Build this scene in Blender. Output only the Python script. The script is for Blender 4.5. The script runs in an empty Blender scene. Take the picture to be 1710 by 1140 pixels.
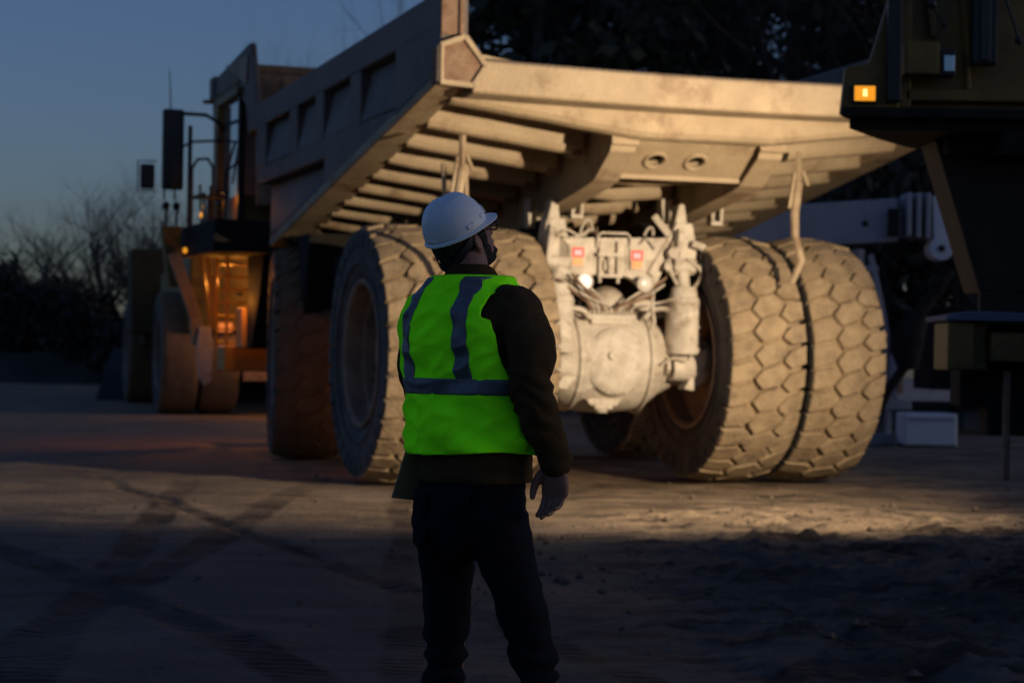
import bpy, bmesh, math, random
from math import sin, cos, pi, radians, sqrt, exp, atan2
from mathutils import Vector, Matrix, noise, Euler
random.seed(7)
S = bpy.context.scene
C = S.collection

# ------------------------------------------------------------------ camera
HC = 1.445
cam_d = bpy.data.cameras.new('camera')
cam_d.sensor_width = 36.0
cam_d.lens = 3353.0 / 1710 * 36
cam_d.clip_start = .1
cam_d.clip_end = 3000
cam_d.dof.use_dof = True
cam_d.dof.focus_distance = 5.75
cam_d.dof.aperture_fstop = 4.5
cam_d.dof.aperture_blades = 9
cam = bpy.data.objects.new('camera', cam_d)
C.objects.link(cam)
cam.location = (0, 0, HC)
pitch = math.atan(25.0 / 3353)
cam.rotation_euler = (Matrix.Rotation(pi / 2 + pitch, 3, 'X') @ Matrix.Rotation(radians(.896), 3, 'Z')).to_euler()
S.camera = cam

# ------------------------------------------------------------------ world, sun, exposure
W = bpy.data.worlds.new('World')
S.world = W
W.use_nodes = True
wn = W.node_tree.nodes
wl = W.node_tree.links
wn.clear()
sky = wn.new('ShaderNodeTexSky')
sky.sky_type = 'NISHITA'
sky.sun_disc = False
sky.sun_elevation = radians(8.0)
sky.sun_rotation = radians(92)
sky.air_density = 1.0
sky.dust_density = 1.5
sky.ozone_density = 2.0
hs = wn.new('ShaderNodeMix'); hs.data_type = 'RGBA'; hs.blend_type = 'MULTIPLY'
hs.inputs['Factor'].default_value = 1.0
hs.inputs['B'].default_value = (.53, .62, .97, 1)
bg = wn.new('ShaderNodeBackground')
bg.inputs['Strength'].default_value = 0.099
wo = wn.new('ShaderNodeOutputWorld')
wl.new(sky.outputs[0], hs.inputs['A'])
wl.new(hs.outputs['Result'], bg.inputs['Color'])
wl.new(bg.outputs[0], wo.inputs[0])

sun_d = bpy.data.lights.new('sun', 'SUN')
sun_d.energy = 0.01
sun_d.angle = radians(25)
sun_d.color = (1.0, .8, .7)
sun = bpy.data.objects.new('sun', sun_d)
C.objects.link(sun)
sun.rotation_euler = (radians(82), 0, radians(100))

S.view_settings.view_transform = 'Standard'
S.view_settings.look = 'None'
S.view_settings.gamma = 1
S.view_settings.exposure = 0.0
S.view_settings.use_curve_mapping = False

# headlamp of the machine on the right, just outside the picture: it lights the truck's rear
KEY_POS = Vector((5.7, 14.9, 3.0))
KEY_AIM = Vector((-1.4, 22.8, 1.75))
kd = bpy.data.lights.new('headlamp_beam', 'SPOT')
kd.energy = 4900
kd.color = (1.0, .78, .53)
kd.spot_size = radians(88)
kd.spot_blend = .9
kd.shadow_soft_size = .06
ko = bpy.data.objects.new('headlamp_beam', kd)
C.objects.link(ko)
ko.location = KEY_POS
ko.rotation_euler = (KEY_AIM - KEY_POS).to_track_quat('-Z', 'Y').to_euler()

# ------------------------------------------------------------------ materials
def nmat(name):
    m = bpy.data.materials.new(name)
    m.use_nodes = True
    return m, m.node_tree.nodes, m.node_tree.links, m.node_tree.nodes['Principled BSDF']

def surf(name, c1, c2=None, scale=3.0, rough=.7, metal=0.0, c3=None, s3=1.3, amt3=.45, bump=.0, bscale=30, detail=6, spec=.4, sheen=0):
    m, n, l, p = nmat(name)
    tc = n.new('ShaderNodeTexCoord')
    p.inputs['Roughness'].default_value = rough
    p.inputs['Metallic'].default_value = metal
    p.inputs['Specular IOR Level'].default_value = spec
    if sheen:
        p.inputs['Sheen Weight'].default_value = sheen
    col = None
    if c2 is None:
        p.inputs['Base Color'].default_value = (*c1, 1)
    else:
        nz = n.new('ShaderNodeTexNoise'); nz.inputs['Scale'].default_value = scale; nz.inputs['Detail'].default_value = detail
        nz.inputs['Roughness'].default_value = .65
        l.new(tc.outputs['Object'], nz.inputs['Vector'])
        r = n.new('ShaderNodeValToRGB')
        r.color_ramp.elements[0].position = .35; r.color_ramp.elements[0].color = (*c1, 1)
        r.color_ramp.elements[1].position = .65; r.color_ramp.elements[1].color = (*c2, 1)
        l.new(nz.outputs['Fac'], r.inputs[0])
        col = r.outputs[0]
        if c3 is not None:
            n3 = n.new('ShaderNodeTexNoise'); n3.inputs['Scale'].default_value = s3; n3.inputs['Detail'].default_value = 9
            n3.inputs['Roughness'].default_value = .7
            l.new(tc.outputs['Object'], n3.inputs['Vector'])
            r3 = n.new('ShaderNodeMapRange'); r3.inputs['From Min'].default_value = .52; r3.inputs['From Max'].default_value = .68
            r3.inputs['To Max'].default_value = amt3
            l.new(n3.outputs['Fac'], r3.inputs[0])
            mx = n.new('ShaderNodeMix'); mx.data_type = 'RGBA'
            l.new(r3.outputs[0], mx.inputs['Factor']); l.new(col, mx.inputs['A']); mx.inputs['B'].default_value = (*c3, 1)
            col = mx.outputs['Result']
        l.new(col, p.inputs['Base Color'])
    if bump:
        nb = n.new('ShaderNodeTexNoise'); nb.inputs['Scale'].default_value = bscale; nb.inputs['Detail'].default_value = 5
        l.new(tc.outputs['Object'], nb.inputs['Vector'])
        b = n.new('ShaderNodeBump'); b.inputs['Strength'].default_value = bump; b.inputs['Distance'].default_value = .02
        l.new(nb.outputs['Fac'], b.inputs['Height']); l.new(b.outputs[0], p.inputs['Normal'])
    return m

def emit(name, col, st, base=(.1, .1, .1)):
    m, n, l, p = nmat(name)
    p.inputs['Base Color'].default_value = (*base, 1)
    p.inputs['Emission Color'].default_value = (*col, 1)
    p.inputs['Emission Strength'].default_value = st
    return m

M = {}
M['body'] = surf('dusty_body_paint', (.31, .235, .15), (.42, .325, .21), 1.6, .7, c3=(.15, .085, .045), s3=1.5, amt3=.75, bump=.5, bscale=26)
M['side'] = surf('worn_shaded_plate', (.085, .066, .058), (.14, .112, .095), 1.3, .6, c3=(.10, .06, .04), s3=1.2, amt3=.5, bump=.4, bscale=12)  # body paint darkened: shade of the unlit side put into its colour
M['cream'] = surf('mud_caked_axle', (.46, .40, .32), (.64, .575, .475), 5, .7, c3=(.20, .14, .09), s3=2.6, amt3=.8, bump=.6, bscale=24)
M['rust'] = surf('rusty_steel', (.16, .085, .05), (.26, .17, .11), 9, .8, c3=(.08, .05, .04), bump=.5)
M['dark'] = surf('dark_steel', (.014, .013, .012), (.03, .026, .023), 4, .85, bump=.3, spec=.15)
M['black'] = surf('black_paint', (.012, .012, .013), (.025, .025, .026), 6, .5)
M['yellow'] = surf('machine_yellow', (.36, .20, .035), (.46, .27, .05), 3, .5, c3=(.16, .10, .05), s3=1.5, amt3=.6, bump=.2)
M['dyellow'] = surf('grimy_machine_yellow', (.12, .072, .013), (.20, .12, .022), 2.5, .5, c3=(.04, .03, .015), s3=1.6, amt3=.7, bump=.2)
M['orange'] = surf('amber_lit_box', (.5, .25, .07), (.6, .32, .1), 4, .5, c3=(.2, .1, .05), bump=.2)  # orange lamp glow worked into the base colour of the box
M['tread'] = surf('dusty_tread_rubber', (.23, .165, .095), (.35, .26, .155), 5, .85, c3=(.12, .09, .065), s3=4, amt3=.65, bump=.8, bscale=22)
M['sidewall'] = surf('sidewall_rubber', (.035, .035, .038), (.085, .077, .07), 2.6, .75, c3=(.17, .135, .10), s3=1.8, amt3=.45, bump=.25, bscale=35)
M['rim'] = surf('dirty_rim', (.20, .125, .085), (.33, .225, .16), 4, .7, c3=(.07, .05, .04), s3=3, amt3=.6, bump=.4)
M['grey'] = surf('grey_paint', (.27, .27, .30), (.38, .38, .41), 2, .5, c3=(.12, .11, .11), s3=2, bump=.15)
M['white'] = surf('white_container', (.55, .57, .62), (.66, .68, .72), 3, .5, c3=(.3, .3, .3), s3=3, amt3=.3)
M['bluegrey'] = surf('blue_grey_paint', (.08, .11, .15), (.13, .17, .22), 3, .6)
M['bark'] = surf('bark', (.045, .04, .036), (.10, .088, .08), 6, .9, bump=.5)
M['needle'] = surf('dark_foliage', (.018, .026, .014), (.05, .055, .03), 1.2, .7)
M['brush'] = surf('leafless_brush', (.02, .022, .018), (.05, .045, .035), .8, .8)
M['soil'] = surf('bank_soil', (.14, .12, .11), (.22, .20, .19), .6, .9, bump=.6, bscale=5)
M['hat'] = surf('hard_hat_plastic', (.73, .76, .80), (.78, .80, .83), 6, .42, c3=(.6, .62, .64), s3=9, amt3=.25, spec=.45)
M['jacket'] = surf('brown_canvas', (.062, .036, .016), (.085, .052, .024), 14, .95, bump=.5, bscale=220, spec=.1)
M['denim'] = surf('dark_denim', (.005, .006, .010), (.010, .011, .018), 22, .9, c3=(.004, .006, .012), s3=5, bump=.6, bscale=260, spec=.15)
M['skin'] = surf('skin', (.22, .105, .075), (.28, .135, .095), 16, .55, bump=.15, bscale=120)
M['hair'] = surf('dark_hair', (.012, .009, .007), (.028, .02, .015), 60, .7, bump=.9, bscale=190)
M['board'] = surf('brown_clipboard', (.20, .15, .07), (.25, .19, .09), 9, .6, bump=.1)
M['strip'] = surf('retroreflective_tape', (.105, .115, .14), (.15, .16, .185), 40, .45, metal=.2, bump=.2, bscale=300)
M['leather'] = surf('boot_leather', (.03, .02, .013), (.06, .04, .025), 9, .6, bump=.3)
M['amber'] = emit('amber_lens', (1.0, .38, .02), .85, (.5, .2, .02))
M['amberhot'] = emit('amber_lens_core', (1.0, .72, .25), 2.4, (.5, .2, .02))
M['red'] = emit('red_led', (1.0, .10, .06), 1.5, (.4, .02, .02))
M['redhot'] = emit('red_led_core', (1.0, .50, .44), 1.7, (.4, .1, .1))
M['orangelens'] = emit('orange_lens', (1.0, .26, .05), .55, (.6, .2, .06))
M['lampw'] = emit('reversing_lamp_glass', (1.0, .93, .82), .35, (.8, .8, .78))
M['lampo'] = surf('unlit_lamp_glass', (.62, .58, .52), None, rough=.25)
M['mirror'] = surf('mirror_back', (.014, .016, .016), (.03, .032, .03), 5, .35)
gm, gn, gl, gp = nmat('cab_glass')
gp.inputs['Base Color'].default_value = (.42, .50, .56, 1); gp.inputs['Roughness'].default_value = .05; gp.inputs['Metallic'].default_value = .75
M['glass'] = gm
# fluorescent vest: re-emits absorbed blue light as green, so its green albedo is above a plain dye's
vm = bpy.data.materials.new('fluorescent_mesh_fabric'); vm.use_nodes = True
vn = vm.node_tree.nodes; vl = vm.node_tree.links; vn.clear()
vd = vn.new('ShaderNodeBsdfDiffuse'); vo = vn.new('ShaderNodeOutputMaterial')
vt = vn.new('ShaderNodeTexCoord'); vz = vn.new('ShaderNodeTexNoise'); vz.inputs['Scale'].default_value = 260; vz.inputs['Detail'].default_value = 2
vz2 = vn.new('ShaderNodeTexNoise'); vz2.inputs['Scale'].default_value = 7; vz2.inputs['Detail'].default_value = 5
vr = vn.new('ShaderNodeValToRGB')
vr.color_ramp.elements[0].position = .3; vr.color_ramp.elements[0].color = (.36, 1.55, .016, 1)
vr.color_ramp.elements[1].position = .7; vr.color_ramp.elements[1].color = (.46, 1.9, .022, 1)
vb = vn.new('ShaderNodeBump'); vb.inputs['Strength'].default_value = .5; vb.inputs['Distance'].default_value = .003
vl.new(vt.outputs['Object'], vz.inputs['Vector']); vl.new(vt.outputs['Object'], vz2.inputs['Vector'])
vl.new(vz2.outputs['Fac'], vr.inputs[0]); vl.new(vr.outputs[0], vd.inputs['Color'])
vl.new(vz.outputs['Fac'], vb.inputs['Height']); vl.new(vb.outputs[0], vd.inputs['Normal']); vl.new(vd.outputs[0], vo.inputs[0])
M['vest'] = vm

# ------------------------------------------------------------------ mesh helpers
class MB:
    def __init__(s): s.v = []; s.f = []; s.mi = []
    def add(s, vs, fs, mi=0):
        b = len(s.v); s.v += [tuple(v) for v in vs]
        s.f += [tuple(b + i for i in f) for f in fs]; s.mi += [mi] * len(fs)
        return s
    def box(s, x0, x1, y0, y1, z0, z1, mi=0):
        return s.add([(x0,y0,z0),(x1,y0,z0),(x1,y1,z0),(x0,y1,z0),(x0,y0,z1),(x1,y0,z1),(x1,y1,z1),(x0,y1,z1)],
                     [(0,3,2,1),(4,5,6,7),(0,1,5,4),(1,2,6,5),(2,3,7,6),(3,0,4,7)], mi)
    def hexa(s, p, mi=0):
        return s.add(p, [(0,3,2,1),(4,5,6,7),(0,1,5,4),(1,2,6,5),(2,3,7,6),(3,0,4,7)], mi)
    def prism(s, poly, axis, a, b, mi=0):
        n = len(poly)
        def P(p, t):
            return (t, p[0], p[1]) if axis == 'x' else (p[0], t, p[1]) if axis == 'y' else (p[0], p[1], t)
        return s.add([P(p, a) for p in poly] + [P(p, b) for p in poly],
                     [tuple(range(n))[::-1], tuple(range(n, 2*n))] + [(i, (i+1) % n, n+(i+1) % n, n+i) for i in range(n)], mi)
    def beam(s, p0, p1, w, h, up=(0,0,1), mi=0, w1=None, h1=None):
        p0 = Vector(p0); p1 = Vector(p1); d = (p1-p0).normalized(); u = Vector(up)
        x = d.cross(u); x = x.normalized() if x.length > 1e-4 else d.orthogonal().normalized()
        u = x.cross(d).normalized()
        w1 = w if w1 is None else w1; h1 = h if h1 is None else h1
        q = [p0+x*a*w/2+u*b*h/2 for a, b in ((-1,-1),(1,-1),(1,1),(-1,1))] + [p1+x*a*w1/2+u*b*h1/2 for a, b in ((-1,-1),(1,-1),(1,1),(-1,1))]
        return s.add(q, [(0,3,2,1),(4,5,6,7),(0,1,5,4),(1,2,6,5),(2,3,7,6),(3,0,4,7)], mi)
    def tube(s, pts, r, n=8, mi=0, caps=True):
        pts = [Vector(p) for p in pts]
        rs = r if isinstance(r, (list, tuple)) else [r]*len(pts)
        prev = None; vs = []
        for i, p in enumerate(pts):
            d = (pts[min(i+1, len(pts)-1)] - pts[max(i-1, 0)])
            d = d.normalized() if d.length > 1e-6 else Vector((0,0,1))
            x = d.orthogonal().normalized() if prev is None else (prev - d*prev.dot(d)).normalized()
            prev = x; y = d.cross(x)
            vs += [p + (x*cos(2*pi*k/n) + y*sin(2*pi*k/n))*rs[i] for k in range(n)]
        m = len(pts)
        fs = [(i*n+k, i*n+(k+1) % n, (i+1)*n+(k+1) % n, (i+1)*n+k) for i in range(m-1) for k in range(n)]
        if caps: fs += [tuple(range(n))[::-1], tuple(range((m-1)*n, m*n))]
        return s.add(vs, fs, mi)
    def cyl(s, p0, p1, r, n=16, mi=0, r1=None):
        return s.tube([p0, p1], [r, r if r1 is None else r1], n, mi)
    def lathe(s, prof, n=48, mis=None, closed=False, M4=None):
        # prof: (axial, radius) about the x axis
        m = len(prof); vs = []
        for a, r in prof:
            for k in range(n):
                t = 2*pi*k/n; vs.append(Vector((a, r*sin(t), r*cos(t))))
        if M4 is not None: vs = [M4 @ v for v in vs]
        b = len(s.v); s.v += [tuple(v) for v in vs]
        for i in range(m if closed else m-1):
            j = (i+1) % m
            for k in range(n):
                s.f.append((b+i*n+k, b+i*n+(k+1) % n, b+j*n+(k+1) % n, b+j*n+k)); s.mi.append(mis[i] if mis else 0)
        return s
    def ell(s, c, r, nu=16, nv=10, mi=0, M3=None):
        c = Vector(c); vs = []
        for j in range(nv+1):
            t = pi*j/nv
            for i in range(nu):
                p = 2*pi*i/nu; v = Vector((r[0]*sin(t)*cos(p), r[1]*sin(t)*sin(p), r[2]*cos(t)))
                vs.append(c + (M3 @ v if M3 is not None else v))
        fs = [(j*nu+i, j*nu+(i+1) % nu, (j+1)*nu+(i+1) % nu, (j+1)*nu+i) for j in range(nv) for i in range(nu)]
        return s.add(vs, fs, mi)
    def build(s, name, mats, parent=None, bevel=0, smooth=None, loc=None):
        me = bpy.data.meshes.new(name); me.from_pydata(s.v, [], s.f)
        mats = mats if isinstance(mats, (list, tuple)) else [mats]
        for m in mats: me.materials.append(m)
        me.polygons.foreach_set('material_index', s.mi)
        bm = bmesh.new(); bm.from_mesh(me)
        bmesh.ops.remove_doubles(bm, verts=bm.verts, dist=1e-5)
        bmesh.ops.recalc_face_normals(bm, faces=bm.faces)
        bm.to_mesh(me); bm.free()
        if smooth: 
            me.polygons.foreach_set('use_smooth', [True]*len(me.polygons)); me.set_sharp_from_angle(angle=radians(smooth))
        o = bpy.data.objects.new(name, me); C.objects.link(o)
        if parent: o.parent = parent
        if loc: o.location = loc
        if bevel:
            b = o.modifiers.new('bevel', 'BEVEL'); b.width = bevel; b.segments = 2; b.limit_method = 'ANGLE'; b.angle_limit = radians(40)
        return o

def thing(name, label, cat, loc=(0,0,0), rz=0, group=None):
    o = bpy.data.objects.new(name, None); C.objects.link(o)
    o.empty_display_size = .3
    o.location = loc; o.rotation_euler = (0, 0, rz); o['label'] = label; o['category'] = cat
    if group: o['group'] = group
    return o
def part_empty(name, parent, loc=(0,0,0), rz=0):
    o = bpy.data.objects.new(name, None); C.objects.link(o); o.parent = parent; o.location = loc; o.rotation_euler = (0,0,rz); return o
def tag(o, label, cat, group=None):
    o['label'] = label; o['category'] = cat
    if group: o['group'] = group
    return o
def struct(o, kind='structure'): o['kind'] = kind; return o
def inst(mesh_obj, parent, loc=(0,0,0), rot=(0,0,0)):
    o = mesh_obj.copy(); C.objects.link(o); o.parent = parent; o.location = loc; o.rotation_euler = rot; return o
def fbm(x, y, z=0.0, o=4): return noise.fractal(Vector((x, y, z)), .55, 2.0, o)

# ------------------------------------------------------------------ ground
def smooth01(t): t = max(0, min(1, t)); return t*t*(3-2*t)
def seg_dist(p, a, b):
    ax, ay = a; bx, by = b; dx, dy = bx-ax, by-ay
    t = ((p[0]-ax)*dx + (p[1]-ay)*dy) / (dx*dx+dy*dy); t = max(0, min(1, t))
    return math.hypot(p[0]-ax-dx*t, p[1]-ay-dy*t), t
RUTS = [((-4.74, 22.98), (-.58, 12.19), .08, .022), ((-3.55, 14.33), (-1.31, 9.85), .12, .022), ((-3.07, 17.48), (-2.36, 10.85), .14, .014), ((-2.27, 16.64), (-2.36, 10.0), .14, .014)]
def ground_z(x, y):
    near = smooth01((40-y)/10)*smooth01((16-abs(x))/4)
    if near <= 0: return 0.0
    h = .028*fbm(x*.35, y*.35, 1.7, 3) + .012*fbm(x*1.7, y*1.7, 4.2, 4)
    # rubble and churned earth on the right
    rr = smooth01((x-.3+.4*fbm(x*.4, y*.4, 9))/1.6)*smooth01((20.5-y)/2.5)
    h += rr*(.085*max(0, fbm(x*1.6, y*1.9, 3.3, 5)) + .028*fbm(x*6, y*6, 8.8, 4))
    for a, b, w, dep in RUTS:
        d, t = seg_dist((x + .12*fbm(x*.5, y*.5, 6), y), a, b)
        if d < w*4:
            h += dep*.6*exp(-((d-w*1.5)/(w*.6))**2) - dep*exp(-(d/w)**2)
    return h*near
def axis(lo, hi, step, far_lo, far_hi, g=1.25):
    a = []; v = lo
    while v <= hi: a.append(v); v += step
    s = step; v = a[-1]
    while v < far_hi: s *= g; v += s; a.append(v)
    s = step; v = a[0]; pre = []
    while v > far_lo: s *= g; v -= s; pre.append(v)
    return pre[::-1] + a
xs = axis(-6, 6, .06, -900, 900); ys = axis(8.4, 24, .06, -30, 1500)
gv = [(x, y, ground_z(x, y)) for y in ys for x in xs]
nx = len(xs)
gf = [(j*nx+i, j*nx+i+1, (j+1)*nx+i+1, (j+1)*nx+i) for j in range(len(ys)-1) for i in range(nx-1)]
gme = bpy.data.meshes.new('ground'); gme.from_pydata(gv, [], gf)
gme.polygons.foreach_set('use_smooth', [True]*len(gf))
ground = bpy.data.objects.new('ground', gme); C.objects.link(ground); struct(ground)

def ground_mat():
    m, n, l, p = nmat('packed_quarry_dirt')
    tc = n.new('ShaderNodeTexCoord')
    def nz(sc, det=6, rough=.6, vec=None):
        a = n.new('ShaderNodeTexNoise'); a.inputs['Scale'].default_value = sc; a.inputs['Detail'].default_value = det; a.inputs['Roughness'].default_value = rough
        l.new(vec or tc.outputs['Object'], a.inputs['Vector']); return a.outputs['Fac']
    def math_(op, a, b=None, c=None):
        q = n.new('ShaderNodeMath'); q.operation = op
        for i, v in enumerate((a, b, c)):
            if v is None: continue
            if isinstance(v, (int, float)): q.inputs[i].default_value = v
            else: l.new(v, q.inputs[i])
        return q.outputs[0]
    def rng(v, a, b, c, d, sm=True):
        q = n.new('ShaderNodeMapRange'); q.interpolation_type = 'SMOOTHSTEP' if sm else 'LINEAR'
        l.new(v, q.inputs[0])
        for i, w in enumerate((a, b, c, d)): q.inputs[i+1].default_value = w
        return q.outputs[0]
    def mix(f, a, b, mode='MIX'):
        q = n.new('ShaderNodeMix'); q.data_type = 'RGBA'; q.blend_type = mode
        for k, v in (('Factor', f), ('A', a), ('B', b)):
            if isinstance(v, (int, float)): q.inputs[k].default_value = v
            elif isinstance(v, tuple): q.inputs[k].default_value = (*v, 1)
            else: l.new(v, q.inputs[k])
        return q.outputs['Result']
    # grain stretched sideways by traffic
    mp = n.new('ShaderNodeMapping'); mp.inputs['Scale'].default_value = (.35, 1, 1); mp.inputs['Rotation'].default_value = (0, 0, radians(-20))
    l.new(tc.outputs['Object'], mp.inputs['Vector'])
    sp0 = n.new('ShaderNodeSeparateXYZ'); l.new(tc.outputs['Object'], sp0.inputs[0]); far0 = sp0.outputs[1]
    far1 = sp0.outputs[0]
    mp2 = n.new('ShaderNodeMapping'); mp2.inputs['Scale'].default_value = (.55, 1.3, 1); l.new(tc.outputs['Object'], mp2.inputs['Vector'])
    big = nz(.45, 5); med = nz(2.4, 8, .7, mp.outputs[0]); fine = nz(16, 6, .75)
    lit_zone = rng(math_('MULTIPLY_ADD', nz(.9, 5), 5.0, far0), 17.2, 20.6, 0, 1)  # lamplit stretch painted lighter, unlit foreground painted darker
    col = mix(lit_zone, (.098, .088, .078), mix(rng(big, .38, .62, 0, 1), (.21, .155, .102), (.30, .225, .15)))
    clump = nz(1.6, 9, .72, mp2.outputs[0]); rough_side = rng(far1, -.8, 1.2, .15, 1)
    col = mix(rng(med, .45, .66, 0, .6), col, (.060, .046, .036))
    col = mix(math_('MULTIPLY', rng(clump, .48, .60, 0, .85), rough_side), col, (.030, .024, .020))
    col = mix(math_('MULTIPLY', rng(fine, .5, .75, 0, .5), math_('MULTIPLY_ADD', lit_zone, .7, .3)), col, (.33, .26, .19))
    # wheel tracks: bands of damp compacted dirt
    wob = n.new('ShaderNodeVectorMath'); wob.operation = 'MULTIPLY_ADD'
    wn_ = n.new('ShaderNodeTexNoise'); wn_.inputs['Scale'].default_value = .5; wn_.inputs['Detail'].default_value = 3
    l.new(tc.outputs['Object'], wn_.inputs['Vector'])
    l.new(wn_.outputs['Color'], wob.inputs[0]); wob.inputs[1].default_value = (.2, .2, 0); l.new(tc.outputs['Object'], wob.inputs[2])
    sp = n.new('ShaderNodeSeparateXYZ'); l.new(wob.outputs[0], sp.inputs[0])
    tracks = None
    edge = nz(9, 6, .8)
    for (x0, y0), (x1, y1), w in [((-3.07, 17.48), (-2.36, 10.85), .15), ((-2.27, 16.64), (-2.36, 10.0), .15), ((-4.74, 22.98), (-.58, 12.19), .09), ((-3.55, 14.33), (-1.31, 9.85), .15),
                                  ((-.93, 17.42), (-.45, 8.85), .10), ((1.5, 9.0), (3.6, 13.8), .35)]:
        L = math.hypot(x1-x0, y1-y0); nxn, nyn = -(y1-y0)/L, (x1-x0)/L
        d = math_('MULTIPLY_ADD', sp.outputs[0], nxn, -(x0*nxn+y0*nyn)+.25*(-nxn-nyn)*0)
        d = math_('MULTIPLY_ADD', sp.outputs[1], nyn, d)
        d = math_('ABSOLUTE', math_('ADD', d, -.10*(nxn+nyn)))
        d = math_('MULTIPLY_ADD', edge, .10, d)
        v = rng(d, w+.02, w+.09, 1, 0)
        tracks = v if tracks is None else math_('MAXIMUM', tracks, v)
    far = n.new('ShaderNodeSeparateXYZ'); l.new(tc.outputs['Object'], far.inputs[0])
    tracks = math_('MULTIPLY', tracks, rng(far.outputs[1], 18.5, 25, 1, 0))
    tracks = math_('MULTIPLY', tracks, rng(nz(1.3, 6, .7), .35, .62, .25, 1))
    col = mix(math_('MULTIPLY', tracks, .72), col, (.020, .016, .014))
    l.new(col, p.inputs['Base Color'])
    rr = rng(big, .35, .7, .62, .9)
    l.new(rr, p.inputs['Roughness']); p.inputs['Specular IOR Level'].default_value = .1
    h = math_('MULTIPLY_ADD', med, .9, math_('MULTIPLY_ADD', fine, .35, math_('MULTIPLY', tracks, -.25)))
    stones = n.new('ShaderNodeTexVoronoi'); stones.inputs['Scale'].default_value = 11
    l.new(tc.outputs['Object'], stones.inputs['Vector'])
    wv = n.new('ShaderNodeTexWave'); wv.inputs['Scale'].default_value = 3.2; wv.inputs['Distortion'].default_value = 5; wv.inputs['Detail'].default_value = 3; wv.bands_direction = 'Y'
    l.new(tc.outputs['Object'], wv.inputs['Vector'])
    h = math_('ADD', h, math_('MULTIPLY', math_('MULTIPLY', wv.outputs['Fac'], tracks), .55))
    h = math_('ADD', h, math_('MULTIPLY', rng(stones.outputs['Distance'], .05, .35, 1, 0), .22))
    b = n.new('ShaderNodeBump'); b.inputs['Strength'].default_value = .9; b.inputs['Distance'].default_value = .06
    l.new(h, b.inputs['Height']); l.new(b.outputs[0], p.inputs['Normal'])
    return m
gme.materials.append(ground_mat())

# loose stones and clods: nobody could count them
st = MB(); rnd = random.Random(3)
for i in range(1500):
    if i < 1100:
        x = rnd.uniform(-.2, 6); y = rnd.uniform(10, 21.5)
        if fbm(x*.6, y*.6, 5) < -.05: continue
    else: x = rnd.uniform(-6, 6); y = rnd.uniform(9.2, 24)
    r = .008 + .028*rnd.random()**4
    if i < 1100: r *= 1.25
    z = ground_z(x, y)
    vs = [Vector(v)*r*rnd.uniform(.7, 1.25) for v in ((1,0,0),(-1,0,0),(0,1,0),(0,-1,0),(0,0,.8),(0,0,-.8))]
    R3 = Matrix.Rotation(rnd.uniform(0, 6), 3, 'Z')
    st.add([R3 @ v + Vector((x, y, z+r*.3)) for v in vs], [(0,2,4),(2,1,4),(1,3,4),(3,0,4),(2,0,5),(1,2,5),(3,1,5),(0,3,5)])
gs = st.build('gravel', surf('clod_dirt', (.07, .052, .038), (.14, .105, .075), 2, .9)); struct(gs, 'stuff'); gs['label'] = 'loose stones and clods scattered over the churned dirt'; gs['category'] = 'gravel'

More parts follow.
